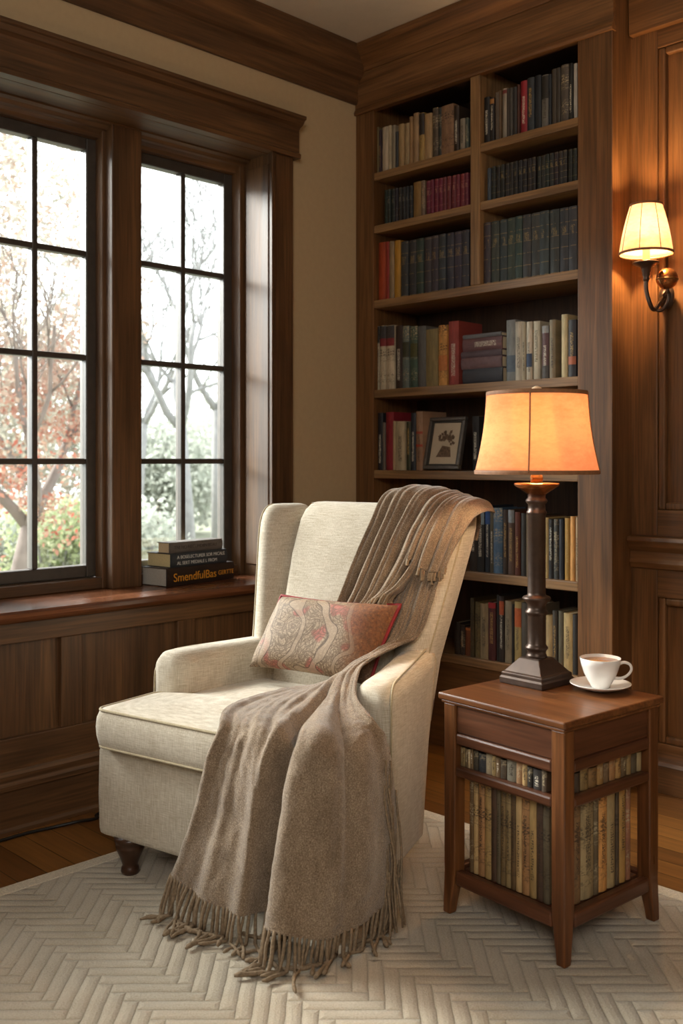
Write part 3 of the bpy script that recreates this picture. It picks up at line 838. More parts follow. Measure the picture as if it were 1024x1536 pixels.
cu = [o for o in ch.children if o.name.startswith('seat_cushion')][0]
MB().tube(cplan(.003, .4755), .0045, 8, closed=True).build('piping', piping_fabric, cu, smooth=True)
MB().tube(cplan(.003, .371), .0045, 8, closed=True).build('piping', piping_fabric, cu, smooth=True)
# arms
def arm(side):
    secs = []
    # v, outer u at that v, half thickness, top z, shrink
    for (v, sh, sz) in ((.222, .042, .045), (.226, .026, .026), (.236, .010, .010), (.252, .002, .002), (.28, 0, 0), (.36, 0, 0), (.44, 0, 0), (.50, 0, 0), (.56, 0, 0), (.60, 0, 0)):
        t = (v-.24)/.42
        if side < 0: uo = lerp(.0, .098, t); top = .603
        else: uo = lerp(.862, .770, t); top = lerp(.590, .632, t)
        th = .064
        uc = uo+th if side < 0 else uo-th
        zb, zt = F0+.002, top-sz
        zc, hb = (zb+zt)/2, (zt-zb)/2
        shear = max(0, (v-.26)/.34)
        pts = []
        for (x, y) in rrect(th-sh, hb, .05 if sh < .02 else .02, .008, 7):
            z = zc+y
            # bowed out a little at the top of the arm
            bow = .004*math.sin(PI*(z-zb)/(zt-zb))*(-1 if side < 0 else 1)
            lowv = v if v < .45 else lerp(v, .50+(v-.50)*.3, 1)
            vv = lerp(min(v, .50), v+.03, (z-F0)/.5) if v > .28 else v
            pts.append((uc+x+bow, vv, z))
        secs.append(pts)
    o = MB().rings(secs).build('arm', chair_fabric, ch, smooth=True)
    # piping along the outer edge of the front panel and over the arm
    uo0 = .008 if side < 0 else .854
    P = []
    for (du, v, z) in ((0.0, .235, F0+.02), (0.0, .234, .3), (0, .234, .5), (-.004, .242, .555), (-.010, .275, .592), (-.014, .34, .602), (-.018, .45, .612), (-.022, .56, .624), (-.024, .62, .63)):
        t = max(0, (v-.24)/.42)
        if side < 0: u = lerp(.004, .098, t)-du+.002; zz = min(z, .601)-(.004 if z > .55 else 0)
        else: u = lerp(.860, .770, t)+du+.0005; zz = z-(.004 if z > .55 else 0)
        P.append((u, v, zz))
    PP = [cr(P, k/60) for k in range(61)]
    MB().tube(PP, .0032, 6).build('piping', piping_fabric, o, smooth=True)
    return o
arm(-1); arm(1)
# wings: wedge shaped uprights
def wing(side):
    low = [(.105, .70), (.092, .645), (.098, .60), (.125, .572), (.165, .562), (.208, .590), (.236, .635), (.235, .70), (.18, .725)]
    top = [(.075, .79), (.062, .73), (.066, .685), (.092, .650), (.130, .642), (.176, .676), (.212, .738), (.215, .80), (.15, .83)]
    secs = []
    for z, sh in ((.40, 0), (.50, 0), (.58, 0), (.66, 0), (.75, 0), (.84, 0), (.92, 0), (.975, .003), (1.005, .010), (1.024, .021), (1.034, .034), (1.038, .048)):
        t = (z-.60)/.43
        t = max(-.45, t)
        tt = t if t < 0 else t**.9
        pts = [(lerp(a[0], b_[0], tt), lerp(a[1], b_[1], tt)) for a, b_ in zip(low, top)]
        c = (sum(p[0] for p in pts)/9, sum(p[1] for p in pts)/9)
        q = []
        for (x, y) in smooth_closed(pts, 40):
            dx, dy = x-c[0], y-c[1]; L = math.hypot(dx, dy); k = max(.05, (L-sh)/L)
            X, Y = c[0]+dx*k, c[1]+dy*k
            if side > 0: X = .862-X+.035*max(0, t); Y += .055*max(0, t)
            q.append((X, Y, z))
        secs.append(q)
    o = MB().rings(secs).build('wing', chair_fabric, ch, smooth=True)
    # seam piping running up the front edge
    idx = 13 if side < 0 else 9
    P = []
    for s in secs[2:]:
        c = Vector((sum(p[0] for p in s)/40, sum(p[1] for p in s)/40, s[0][2]))
        p = Vector(s[idx]); d = (p-c).normalized(); P.append(p+d*.0006)
    MB().tube([cr([tuple(p) for p in P], k/40) for k in range(41)], .003, 6).build('piping', piping_fabric, o, smooth=True)
    return o
wing(-1); wing(1)
# backrest
def vf(z): return .54+.263*(z-.48)
secs = []
for z, sh in ((.36, 0), (.48, 0), (.58, 0), (.68, 0), (.78, 0), (.88, 0), (.96, .002), (1.01, .008), (1.04, .020), (1.055, .036), (1.061, .052)):
    t = (z-.48)/.58
    hw = lerp(.215, .225, t); thick = .13
    q = []
    for (x, y) in rrect(hw-sh*.4, thick/2-sh, .03, .03, 6):
        v = vf(z)+thick/2+y
        if y < 0: v -= .020*max(0, 1-(x/.23)**2)*math.sin(PI*min(1, max(0, (z-.40)/.64)))
        zz = z-(.022*(x/.23)**2 if z > .9 else 0)
        q.append((.43+.012*t+x, v, zz))
    secs.append(q)
MB().rings(secs).build('backrest', chair_fabric, ch, smooth=True)
# outer back panel behind backrest and wings
m = MB()
m.rings([[(.14, lerp(.50, .50, 1), F0+.01), (.72, .50, F0+.01), (.72, .47, F0+.01), (.14, .47, F0+.01)],
         [(.12, .685, .62), (.74, .685, .62), (.74, .64, .62), (.12, .64, .62)],
         [(.14, .815, 1.0), (.72, .86, 1.0), (.72, .78, 1.0), (.14, .76, 1.0)]])
m.build('outside_back', chair_fabric, ch, bevel=.01)
leg_wood = plain('dark_turned_wood', '#3f281b', .3, nscale=30, namt=.3)
leg_prof = [(.02, 0), (.024, .002), (.027, .010), (.025, .020), (.0215, .026), (.0235, .032), (.029, .048), (.036, .064), (.041, .076), (.042, .082), (.039, .087), (.043, .092), (.046, .099), (.046, F0+.004)]
for (x, y) in ((.105, .035), (.765, .035), (.135, .43), (.715, .43)):
    MB().lathe(leg_prof, 28, (x, y, 0)).build('leg', leg_wood, ch, smooth=True)

# ---- lumbar pillow
PLc = Vector((.462, .455, .630)); 
def pillow():
    hw, hh, th = .222, .128, .062
    # corners follow the photograph: the cushion is a little skewed and tipped back
    TL, TRc, BR, BL = Vector((.262, .545, .752)), Vector((.700, .552, .757)), Vector((.668, .43, .535)), Vector((.222, .43, .540))
    nrm = (TRc-TL).cross(BL-TL).normalized()
    if nrm.y > 0: nrm = -nrm
    n = 36; front, back = [], []
    for j in range(n+1):
        rf, rb = [], []
        for i in range(n+1):
            a, c = i/n, j/n
            # pinched corners
            ea = a+.035*math.sin(2*PI*c)*0; 
            p = BL.lerp(BR, a).lerp(TL.lerp(TRc, a), c)
            px, pz = 2*a-1, 2*c-1
            bow = Vector((0, 0, 0))
            bow += (BL+BR+TL+TRc)/4*0
            edge_in = .010*((1-px*px)*abs(pz)**6*(1 if pz < 0 else -1))
            edge_x = .008*((1-pz*pz)*abs(px)**6*(1 if px < 0 else -1))
            p = p+Vector((edge_x, 0, edge_in))
            g = max(0, (1-px**4)*(1-pz**4))**.55
            wr = .004*noise.noise(Vector((px*2.2, pz*2.2, 1)))
            rf.append(p+nrm*(th*g+wr*g)); rb.append(p-nrm*(th*.55*g))
        front.append(rf); back.append(rb)
    return front, back, nrm
front, back, nrm = pillow()
m = MB(); n_ = 37
m.grid([[tuple(p) for p in r] for r in front])
m.grid([[tuple(p) for p in r][::-1] for r in back])
org = Vector((.24, .43, .535))
m.v = [tuple(Vector(p)-org) for p in m.v]
me_p = m.build('lumbar_pillow', paisley_mat, smooth=True, fixn=False)
Mch = Matrix.Translation(CH) @ Matrix.Rotation(CYAW, 4, 'Z')
me_p.location = Mch @ org; me_p.rotation_euler = (0, 0, CYAW)
tag(me_p, 'paisley lumbar pillow with red piping leaning in the armchair', 'pillow')
edge = [front[j][36] for j in range(0, 37)]+[front[36][i] for i in range(35, -1, -1)]+[front[j][0] for j in range(35, 18, -1)]
MB().tube([p-org for p in edge], .0058, 8).build('piping', red_piping, me_p, smooth=True)

# ---- throw blanket
def patch(rows, nu, nv, fold=None):
    out = []
    for i in range(nv+1):
        t = i/nv
        ctrl = [cr([r[k] for r in rows], t) for k in range(len(rows[0]))]
        out.append([Vector(cr(ctrl, j/nu)) for j in range(nu+1)])
    if fold:
        res = []
        for i in range(nv+1):
            rr = []
            for j in range(nu+1):
                a = out[min(i+1, nv)][j]-out[max(i-1, 0)][j]; c = out[i][min(j+1, nu)]-out[i][max(j-1, 0)]
                nn = a.cross(c)
                if nn.length > 1e-9: nn.normalize()
                rr.append(out[i][j]+nn*fold(j/nu, i/nv))
            res.append(rr)
        out = res
    return out
# runner B: from the back, over the arm side of the seat, over the front edge, down to the rug
rowsB = [
 [(.700, .640, .945), (.735, .640, .960), (.765, .645, .975), (.79, .645, .985), (.810, .65, .99), (.825, .66, .995)],
 [(.655, .596, .77), (.69, .590, .79), (.72, .592, .81), (.75, .598, .825), (.775, .60, .84), (.80, .615, .85)],
 [(.600, .545, .60), (.64, .535, .63), (.68, .535, .655), (.71, .54, .665), (.735, .55, .672), (.76, .57, .68)],
 [(.545, .45, .522), (.59, .445, .545), (.635, .44, .585), (.67, .45, .622), (.70, .47, .638), (.725, .50, .642)],
 [(.475, .30, .520), (.53, .29, .530), (.585, .285, .545), (.635, .30, .572), (.675, .32, .598), (.705, .345, .606)],
 [(.450, .15, .517), (.53, .145, .527), (.60, .14, .535), (.67, .16, .540), (.73, .19, .545), (.768, .212, .555)],
 [(.475, .02, .514), (.56, .015, .522), (.64, .02, .522), (.72, .04, .522), (.80, .09, .520), (.85, .15, .520)],
 [(.520, -.046, .490), (.60, -.052, .500), (.69, -.05, .498), (.78, -.045, .498), (.865, .02, .49), (.872, .16, .485)],
 [(.500, -.068, .42), (.59, -.078, .43), (.69, -.065, .43), (.79, -.078, .43), (.888, -.01, .42), (.885, .17, .41)],
 [(.470, -.075, .30), (.57, -.092, .30), (.685, -.062, .30), (.79, -.10, .30), (.895, -.03, .29), (.895, .175, .29)],
 [(.430, -.085, .18), (.55, -.115, .17), (.685, -.07, .17), (.79, -.13, .16), (.895, -.05, .15), (.90, .17, .17)],
 [(.402, -.095, .108), (.53, -.125, .085), (.68, -.08, .075), (.79, -.145, .085), (.89, -.06, .062), (.90, .16, .09)],
]
def foldB(s, t):
    g = min(1, max(0, (t-.33)*2.6))
    a = .010*math.sin(2*PI*(s*3.1+.25*t)+.4)*(.3+.7*g)
    a += .003*math.sin(2*PI*(s*7.3-.5*t)+1.9)*(.5+.5*g)
    a += .0015*math.sin(2*PI*(s*13.1+.9*t)+.3)
    c = .40+.24*max(0, 1-(t-.42)/.5)**1.5 if t > .42 else .64
    d = s-c                                   # a rolled fold, then a deep crease
    a += .034*math.exp(-((d+.055)/.05)**2)*g
    a -= .052*math.exp(-((d-.025)/.030)**2)*g
    a += .020*math.exp(-((d-.16)/.07)**2)*g
    a -= .022*math.exp(-((s-.80-.06*(t-.6))/.022)**2)*g*max(0, 1-abs(t-.62)/.3)
    a += .0025*noise.noise(Vector((s*16, t*26, 5)))+.002*noise.noise(Vector((s*40, t*60, 2)))
    return a+.004
nu, nv = 130, 170
gB = patch(rowsB, nu, nv, foldB)
for r in gB:
    for p in r:
        if p.z < .02: p.z = .02
# drape A: over the top of the back, hanging down the front with a fringed end
def top_row(u, dv, z): return (u, vf(1.0)+dv, z)
rowsA = [
 [(.60, .858, .93), (.65, .862, .93), (.69, .868, .93), (.73, .875, .93), (.76, .88, .93), (.785, .885, .93)],
 [(.60, .84, 1.02), (.65, .85, 1.03), (.70, .86, 1.03), (.74, .868, 1.02), (.775, .876, 1.01), (.80, .88, 1.0)],
 [(.585, .765, 1.083), (.65, .78, 1.094), (.71, .79, 1.092), (.75, .80, 1.082), (.785, .81, 1.072), (.81, .815, 1.062)],
 [(.568, .682, 1.068), (.63, .678, 1.082), (.69, .68, 1.080), (.735, .682, 1.066), (.775, .685, 1.056), (.80, .685, 1.05)],
 [(.545, .645, .985), (.60, .640, .99), (.655, .638, .99), (.70, .636, .985), (.74, .634, .975), (.765, .636, .97)],
 [(.510, .610, .88), (.565, .605, .88), (.62, .602, .88), (.668, .600, .88), (.712, .598, .875), (.738, .602, .87)],
 [(.480, .582, .78), (.53, .578, .775), (.585, .574, .78), (.63, .572, .79), (.672, .572, .805), (.700, .578, .81)],
 [(.462, .568, .725), (.508, .563, .722), (.56, .560, .735), (.605, .557, .755), (.645, .557, .775), (.672, .564, .785)],
]
def foldA(s, t):
    k = min(1, max(.25, (t-.25)*3))
    a = .011*math.sin(2*PI*(s*4.6)+.8+.9*t)+.005*math.sin(2*PI*s*9.3+2+2.2*t)+.003*math.sin(2*PI*s*15.7)
    return -(a*k)-.006 + .002*noise.noise(Vector((s*12, t*10, 9)))
gA = patch(rowsA, 110, 90, lambda s, t: -foldA(s, t))
# small turned-over flap on the wing, and a lighter tail beside it
rowsC = [
 [(.765, .83, 1.062), (.79, .835, 1.062), (.82, .84, 1.058), (.845, .845, 1.048), (.862, .845, 1.02)],
 [(.765, .76, 1.070), (.79, .762, 1.070), (.82, .765, 1.066), (.848, .77, 1.055), (.868, .775, 1.028)],
 [(.755, .685, 1.052), (.785, .685, 1.052), (.815, .688, 1.046), (.842, .692, 1.034), (.864, .70, 1.012)],
 [(.735, .638, 1.00), (.768, .638, .99), (.80, .642, .98), (.826, .648, .968), (.846, .658, .96)],
 [(.715, .610, .935), (.750, .608, .918), (.782, .612, .905), (.808, .622, .90), (.826, .634, .91)],
 [(.705, .598, .89), (.740, .595, .868), (.770, .598, .855), (.796, .606, .855), (.815, .620, .87)],
]
gC = patch(rowsC, 40, 40, lambda s, t: (.008*math.sin(2*PI*s*3.4+1)+.004*math.sin(2*PI*s*7.7))*t+.006)
rowsD = [[(.70, .622, .95), (.725, .624, .945), (.75, .63, .94)], [(.69, .605, .90), (.712, .606, .895), (.735, .612, .89)], [(.685, .595, .875), (.705, .596, .862), (.725, .60, .87)]]
gD = patch(rowsD, 16, 20, lambda s, t: .004*math.sin(2*PI*s*2))
m = MB()
for g in (gB, gA, gC, gD): m.grid([[tuple(p) for p in r] for r in g])
throw = m.build('throw_blanket', wool_mat, smooth=True, solid=.006, fixn=False)
throw.location = CH; throw.rotation_euler = (0, 0, CYAW)
tag(throw, 'taupe wool throw with knotted fringe draped over the armchair down to the rug', 'blanket')
# fringe, one mesh for every hem
random.seed(11)
def tassel(fr, p, d, L, r=.0045, floor=True, curl=.10):
    pts = []; q = Vector(p); v = Vector(d).normalized()
    n = 11; sd = Vector((random.uniform(-.9, .9), random.uniform(-1.2, -.1), 0)).normalized()
    for i in range(n+1):
        pts.append(q.copy())
        v = (v+Vector((random.uniform(-.13, .13), random.uniform(-.13, .10), -.16))).normalized()
        q = q+v*(L/n)
        if floor and q.z < .010:
            q.z = .010+random.uniform(0, .004); v = (Vector((sd.x, sd.y, 0))+Vector((v.x, v.y, 0))*.6).normalized()
    fr.tube(pts, [r*.9]*2+[r]*(n-3)+[r*1.3, r*.7], 6)
fr = MB(); last = gB[-1]
for i in range(0, nu+1):
    p = last[i]
    if i % 2 == 0:
        d = gB[-1][i]-gB[-6][i]; d.normalize(); d.z = min(d.z, -.9)
        tassel(fr, p+Vector((0, -.001, .004)), d, p.z+random.uniform(.03, .10), random.uniform(.0036, .0055))
fr.build('fringe', fringe_mat, throw, smooth=True)
fr = MB()
for k in range(34):
    t = .69+.29*k/33
    j = int(t*nv); p = gB[j][nu]
    tassel(fr, p+Vector((random.uniform(0, .010), random.uniform(-.06, .004), 0)), (random.uniform(0, .05), random.uniform(-.05, .05), -1), max(.05, min(.34, p.z+random.uniform(-.03, .04))), .0030)
fr.build('fringe', fringe_mat, throw, smooth=True)
fr = MB()
for i in range(0, 111, 2):
    d = gA[-1][i]-gA[-6][i]
    tassel(fr, gA[-1][i], d, random.uniform(.03, .06), random.uniform(.0035, .006), False)
fr.build('fringe', fringe_mat, throw, smooth=True)
fr = MB()
for i in range(0, 41, 2):
    tassel(fr, gC[-1][i], gC[-1][i]-gC[-5][i], random.uniform(.015, .04), .0045, False)
for i in range(0, 17, 2):
    tassel(fr, gD[-1][i], gD[-1][i]-gD[-5][i], random.uniform(.01, .022), .0035, False)
fr.build('fringe', fringe_mat, throw, smooth=True)

# ================================================================== SIDE TABLE
TX, TY, TYAW = 1.70, -1.02, R(-5)
tb = empty('side_table', (TX, TY, RZ), TYAW, 'square cherry wood side table with book shelves beside the armchair', 'side table')
H = .195; TZ = .590-RZ
MB().box(-H-.012, H+.010, -H-.012, H+.012, TZ-.018, TZ).build('tabletop', twood_x, tb, bevel=.005, bseg=3)
MB().extrude([(-H-.005, -H-.005), (H+.004, -H-.005), (H+.004, H+.005), (-H-.005, H+.005)], 2, TZ-.027, TZ-.018).build('top_moulding', twood_x, tb, bevel=.003)
for sx_ in (-1, 1):
    for sy_ in (-1, 1):
        rings = []
        for z, w_, off in ((0, .025, .002), (.03, .028, .0015), (.11, .038, -.0005), (.13, .039, 0), (.35, .039, 0), (TZ-.027, .039, 0)):
            ox, oy = sx_*(H+off), sy_*(H+off)
            ix, iy = sx_*(H+off-w_), sy_*(H+off-w_)
            rings.append([(ox, oy, z), (ix, oy, z), (ix, iy, z), (ox, iy, z)])
        MB().rings(rings).build('leg', twood_z, tb, bevel=.003)
L0 = H-.039
def skirts(name, z0, z1, inset, th, mx, my, bv=.003):
    for s in (-1, 1):
        box(name, mx, (-L0, L0, s*(H-inset), s*(H-inset-th), z0, z1), tb, bv)
        box(name, my, (s*(H-inset), s*(H-inset-th), -L0, L0, z0, z1), tb, bv)
skirts('apron', .478, TZ-.027, .006, .016, tdark_x, tdark_y)
skirts('rail', .447, .477, .002, .022, tdark_x, tdark_y, .006)
skirts('rail', .364, .390, .001, .024, tdark_x, tdark_y, .006)
skirts('rail', .080, .118, .001, .026, tdark_x, tdark_y, .006)
box('shelf', tdark_x, (-L0, L0, -L0, L0, .376, .390), tb)
box('shelf', tdark_x, (-L0, L0, -L0, L0, .102, .116), tb)
for s1 in (-1, 1):                                   # shelf corners that reach into the rail frames
    pass
Mtb = Matrix.Translation((TX, TY, RZ)) @ Matrix.Rotation(TYAW, 4, 'Z')
random.seed(5)
def table_book(lx, ly, lz, w_, h_, d_, face, c, st, words, group):
    o = make_book(w_, h_, d_, c, st, (), pages_dark)
    o.location = Mtb @ Vector((lx, ly, lz)); o.rotation_euler = (0, 0, TYAW+(PI/2 if face == 'x' else 0))
    tag(o, words, 'book', group)
OLD = [('#4b3a25', 'dark tan'), ('#7a6440', 'straw brown'), ('#5b4a30', 'olive brown'), ('#8b7450', 'pale tan'), ('#3a2a1e', 'dark brown'), ('#6a5a3e', 'khaki'), ('#7d5d3c', 'light brown'), ('#4a4232', 'grey olive')]
def tword(i, n, what, face, level):
    return '%s, %s %s, %s of side table' % (what, ORD[i], 'from the armchair side' if face == 'y' else 'behind the front table leg', level)
def brt(c, k): return '#%02x%02x%02x' % tuple(min(255, int(int(c[j:j+2], 16)*k)) for j in (1, 3, 5))
yF = -H+.018
# lower tier, armchair-facing row, then the wall-facing row
edges = [92, 114, 140, 176, 213, 243, 265, 292, 320, 345, 376, 415, 451, 484, 516]
x_a, x_b = -L0+.022, H-.07
for i in range(14):
    a = x_a+(edges[i]-92)/(516-92)*(x_b-x_a); b = x_a+(edges[i+1]-92)/(516-92)*(x_b-x_a)
    c, nm = OLD[(i*3) % 8]
    deep = .12 if b < H-.16 else .045
    table_book((a+b)/2, yF+.012, .1166, b-a-.0012, .250+random.uniform(-.008, .006), deep, 'y', brt(c, 1.3), random.choice(['worn', 'worn', 'wornl', 'tk']), tword(i, 14, 'old %s book' % nm, 'y', 'lower shelf'), 'old books on the lower shelf of the side table')
ed = [628, 666, 728, 750, 794, 834, 852, 889, 912]
y_a, y_b = -H+.076, H-.075
for i in range(8):
    a = y_a+(ed[i]-628)/(912-628)*(y_b-y_a); b = y_a+(ed[i+1]-628)/(912-628)*(y_b-y_a)
    c, nm = [('#6a5238', 'striped brown'), ('#77694e', 'grey tan'), ('#4b4030', 'dark olive'), ('#9a7040', 'amber'), ('#7a6a4c', 'pale brown'), ('#3d3226', 'dark umber'), ('#7e6238', 'ochre brown'), ('#6d4a38', 'reddish brown')][i]
    table_book(H-.03, (a+b)/2, .1166, b-a-.0012, .250+random.uniform(-.008, .006), .12 if a > -H+.165 else .04, 'x', brt(c, 1.3), random.choice(['worn', 'wornl', 'tk']), tword(i, 8, 'old %s book' % nm, 'x', 'lower shelf'), 'old books on the lower shelf of the side table')
# upper slot
ed = [46, 60, 73, 90, 104, 120, 148, 190, 226, 247, 271, 303, 356, 388, 414, 440, 488, 512]
cs = [('#5a4a30', 'olive brown'), ('#6b5a3a', 'khaki'), ('#4a3c28', 'dark tan'), ('#86755a', 'pale tan'), ('#55442e', 'brown'), ('#2a241d', 'blackish brown'), ('#23252a', 'blackish slate'), ('#756a57', 'grey tan'), ('#7c6b48', 'straw'), ('#5d4a34', 'brown'), ('#3a3026', 'dark umber'), ('#615c50', 'grey'), ('#7a5c40', 'light brown'), ('#8a734e', 'tan'), ('#1d1a18', 'black'), ('#2b2725', 'charcoal'), ('#3c3025', 'dark brown')]
x_a, x_b = -L0+.003, H-.068
for i in range(17):
    a = x_a+(ed[i]-46)/(512-46)*(x_b-x_a); b = x_a+(ed[i+1]-46)/(512-46)*(x_b-x_a)
    c, nm = cs[i]
    table_book((a+b)/2, yF-.001, .3926 if False else .3905, b-a-.001, .049+random.uniform(-.003, .004), .10 if b < H-.14 else .04, 'y', brt(c, 1.25), random.choice(['worn', 'wornl', 'tw']), tword(i, 17, 'small %s book' % nm, 'y', 'upper shelf'), 'small books on the upper shelf of the side table')
ed = [630, 660, 700, 742, 773, 802, 834, 862, 890, 914, 945, 970]
y_a, y_b = -H+.066, L0-.004
for i in range(11):
    a = y_a+(ed[i]-630)/(970-630)*(y_b-y_a); b = y_a+(ed[i+1]-630)/(970-630)*(y_b-y_a)
    c, nm = [('#3a2f24', 'dark umber'), ('#6f5b38', 'straw brown'), ('#6a5030', 'ochre brown'), ('#7a5c34', 'amber'), ('#5a4630', 'brown'), ('#7c5a38', 'light brown'), ('#85663c', 'tan'), ('#4d3d28', 'dark tan'), ('#6e5a3a', 'khaki'), ('#423a2c', 'grey olive'), ('#7a6a4c', 'pale brown')][i]
    table_book(H-.019, (a+b)/2, .3905, b-a-.001, .049+random.uniform(-.003, .004), .10 if a > -H+.14 else .04, 'x', brt(c, 1.25), random.choice(['worn', 'wornl']), tword(i, 11, 'small %s book' % nm, 'x', 'upper shelf'), 'small books on the upper shelf of the side table')

# ================================================================== TABLE LAMP
LX, LY, LZ = 1.602, -.937, .590
lamp = empty('table_lamp', (LX, LY, LZ+.0005), R(-3), 'bronze column table lamp with a glowing amber shade on the side table', 'table lamp')
def sq(h, z): return [(h, h, z), (-h, h, z), (-h, -h, z), (h, -h, z)]
MB().rings([sq(.071, 0), sq(.072, .006), sq(.072, .016), sq(.068, .021), sq(.068, .030), sq(.062, .034), sq(.034, .068), sq(.03, .071)]).build('base', bronze, lamp, bevel=.002)
cp = [(.030, .070), (.027, .078), (.024, .083), (.0265, .09), (.031, .094), (.031, .099), (.0265, .103), (.0245, .108), (.0245, .182), (.0265, .187), (.031, .191), (.031, .196), (.026, .201), (.0245, .206), (.025, .215), (.037, .228), (.039, .232), (.036, .236), (.0255, .240), (.0245, .247), (.0245, .458), (.0275, .463), (.0275, .468), (.024, .472), (.023, .488), (.027, .492), (.030, .497), (.028, .502), (.024, .506), (.024, .514)]
MB().lathe(cp, 36).build('column', bronze, lamp, smooth=True)
MB().lathe([(.022, .513), (.030, .520), (.046, .530), (.060, .539), (.062, .543), (.060, .546), (.02, .548)], 36).build('cup', copper, lamp, smooth=True)
MB().lathe([(.016, .547), (.018, .56), (.014, .572), (.010, .58), (.010, .62), (.0145, .622), (.0145, .66)], 20).build('socket', brass_mat, lamp, smooth=True)
s0, s1 = 1.166-LZ, 1.380-LZ
def shade_mat(name, c_lo, c_mid, c_hi, emit, z0, z1):
    m_, nt, b, out = new_mat(name); n = N(nt); nt.nodes.remove(b)
    tcd = n.add('ShaderNodeTexCoord'); sp_ = n.add('ShaderNodeSeparateXYZ'); n.link(tcd.outputs['Generated'], sp_.inputs[0])
    f = n.noise(n.coords('Object', (1, 1, 2.2)), 26, 5, .7)
    h = n.math('ADD', sp_.outputs[2], n.math('MULTIPLY', n.math('SUBTRACT', f, .5), 1.3))
    c = n.ramp(h, [(.0, lin(c_lo)), (.5, lin(c_mid)), (1.0, lin(c_hi))])
    d = n.add('ShaderNodeBsdfDiffuse'); n.link(c, d.inputs[0])
    t = n.add('ShaderNodeBsdfTranslucent'); n.link(c, t.inputs[0])
    mx = n.add('ShaderNodeMixShader'); mx.inputs[0].default_value = .6
    n.link(d.outputs[0], mx.inputs[1]); n.link(t.outputs[0], mx.inputs[2])
    e = n.add('ShaderNodeEmission'); n.link(c, e.inputs[0]); e.inputs[1].default_value = emit
    ad = n.add('ShaderNodeAddShader'); n.link(mx.outputs[0], ad.inputs[0]); n.link(e.outputs[0], ad.inputs[1])
    n.link(ad.outputs[0], out.inputs[0]); return m_
amber = shade_mat('amber_shade', '#ecb384', '#f6cb98', '#eeb482', .16, 0, 1)
def shade_prof(z0, z1, r0, r1, n=14, sag=.006):
    return [(lerp(r0, r1, i/n)-sag*math.sin(PI*i/n), lerp(z0, z1, i/n)) for i in range(n+1)]
sh = MB(); prof = shade_prof(s0, s1, .167, .135)
sh.lathe(prof, 64, caps=False)
sho = sh.build('lamp_shade', amber, lamp, smooth=True, solid=.0015)
trim_m = plain('brown_shade_trim', '#8a5e3c', .7, nscale=80, namt=.2)
for z, r in ((s0, .167), (s1, .135)):
    MB().lathe([(r+.0022, z-.005), (r+.0026, z), (r+.0022, z+.006), (r-.002, z+.006), (r-.002, z-.005), (r+.0022, z-.005)], 64, caps=False).build('trim', trim_m, sho, smooth=True)
cam_dir = math.atan2(CAM[1]-LY, CAM[0]-LX)-R(-3)
for k in range(4):
    a = cam_dir-R(7)+k*PI/2
    MB().tube([((r+.0015)*math.cos(a), (r+.0015)*math.sin(a), z) for r, z in prof], .0022, 6).build('seam', trim_m, sho, smooth=True)
sp3 = MB()
for k in range(3):
    a = k*2*PI/3; sp3.tube([(0, 0, s1-.012), (.134*math.cos(a), .134*math.sin(a), s1-.004)], .0015, 6)
sp3.build('spider', brass_mat, lamp)
MB().lathe([(.006, s1-.014), (.02, s1+.004), (.019, s1+.010), (.012, s1+.018), (.004, s1+.022)], 24).build('finial', plain('ivory_finial', '#e8cfae', .35), lamp, smooth=True)
MB().tube([(.0, .0145, .655), (.0, .06, .67), (0, .06, s1-.03), (0, 0, s1-.012), (0, -.06, s1-.03), (0, -.06, .67), (0, -.0145, .655)], .0015, 6).build('harp', brass_mat, lamp)
bulb_m, nt, bs, out_ = new_mat('warm_bulb'); bs.inputs['Emission Color'].default_value = (1, .62, .28, 1); bs.inputs['Emission Strength'].default_value = 6; bs.inputs['Base Color'].default_value = (.9, .8, .6, 1)
MB().lathe([(.012, .66), (.016, .675), (.026, .70), (.028, .715), (.02, .735), (.004, .743)], 20).build('bulb', bulb_m, lamp, smooth=True)

# ================================================================== CUP AND SAUCER
cx, cy = 1.772, -.893
sc_o = MB().lathe([(.028, 0), (.030, .0035), (.046, .006), (.066, .012), (.079, .0185), (.080, .020), (.078, .0205), (.062, .0145), (.044, .0095), (.030, .0075), (.002, .0072)], 48).build('saucer', porcelain, smooth=True)
sc_o.location = (cx, cy, .5905); tag(sc_o, 'white porcelain saucer under the coffee cup on the side table', 'saucer')
cup = MB().lathe([(.022, 0), (.024, .001), (.0245, .004), (.032, .016), (.043, .038), (.050, .060), (.0535, .078), (.0525, .0785), (.0485, .060), (.0415, .039), (.030, .018), (.018, .008), (.001, .0075)], 48).build('coffee_cup', porcelain, smooth=True)
cup.location = (cx, cy, .5905+.0078); tag(cup, 'white porcelain cup of coffee on its saucer beside the lamp', 'cup')
ha = math.atan2(1, 1)       # handle points to the viewer's right
P = [(.044, .060), (.062, .066), (.078, .060), (.082, .046), (.072, .032), (.056, .024), (.038, .024)]
pts = [cr(P, k/30) for k in range(31)]
MB().tube([(r*math.cos(ha), r*math.sin(ha), z) for r, z in pts], [.0048-.0012*math.sin(PI*k/30) for k in range(31)], 10).build('handle', porcelain, cup, smooth=True)
coffee_m = plain('coffee', '#cf8a38', .12, nscale=30, namt=.35)
MB().lathe([(.0001, .0695), (.0505, .0695), (.0508, .0705), (.0001, .0708)], 40).build('coffee', coffee_m, cup, smooth=True)

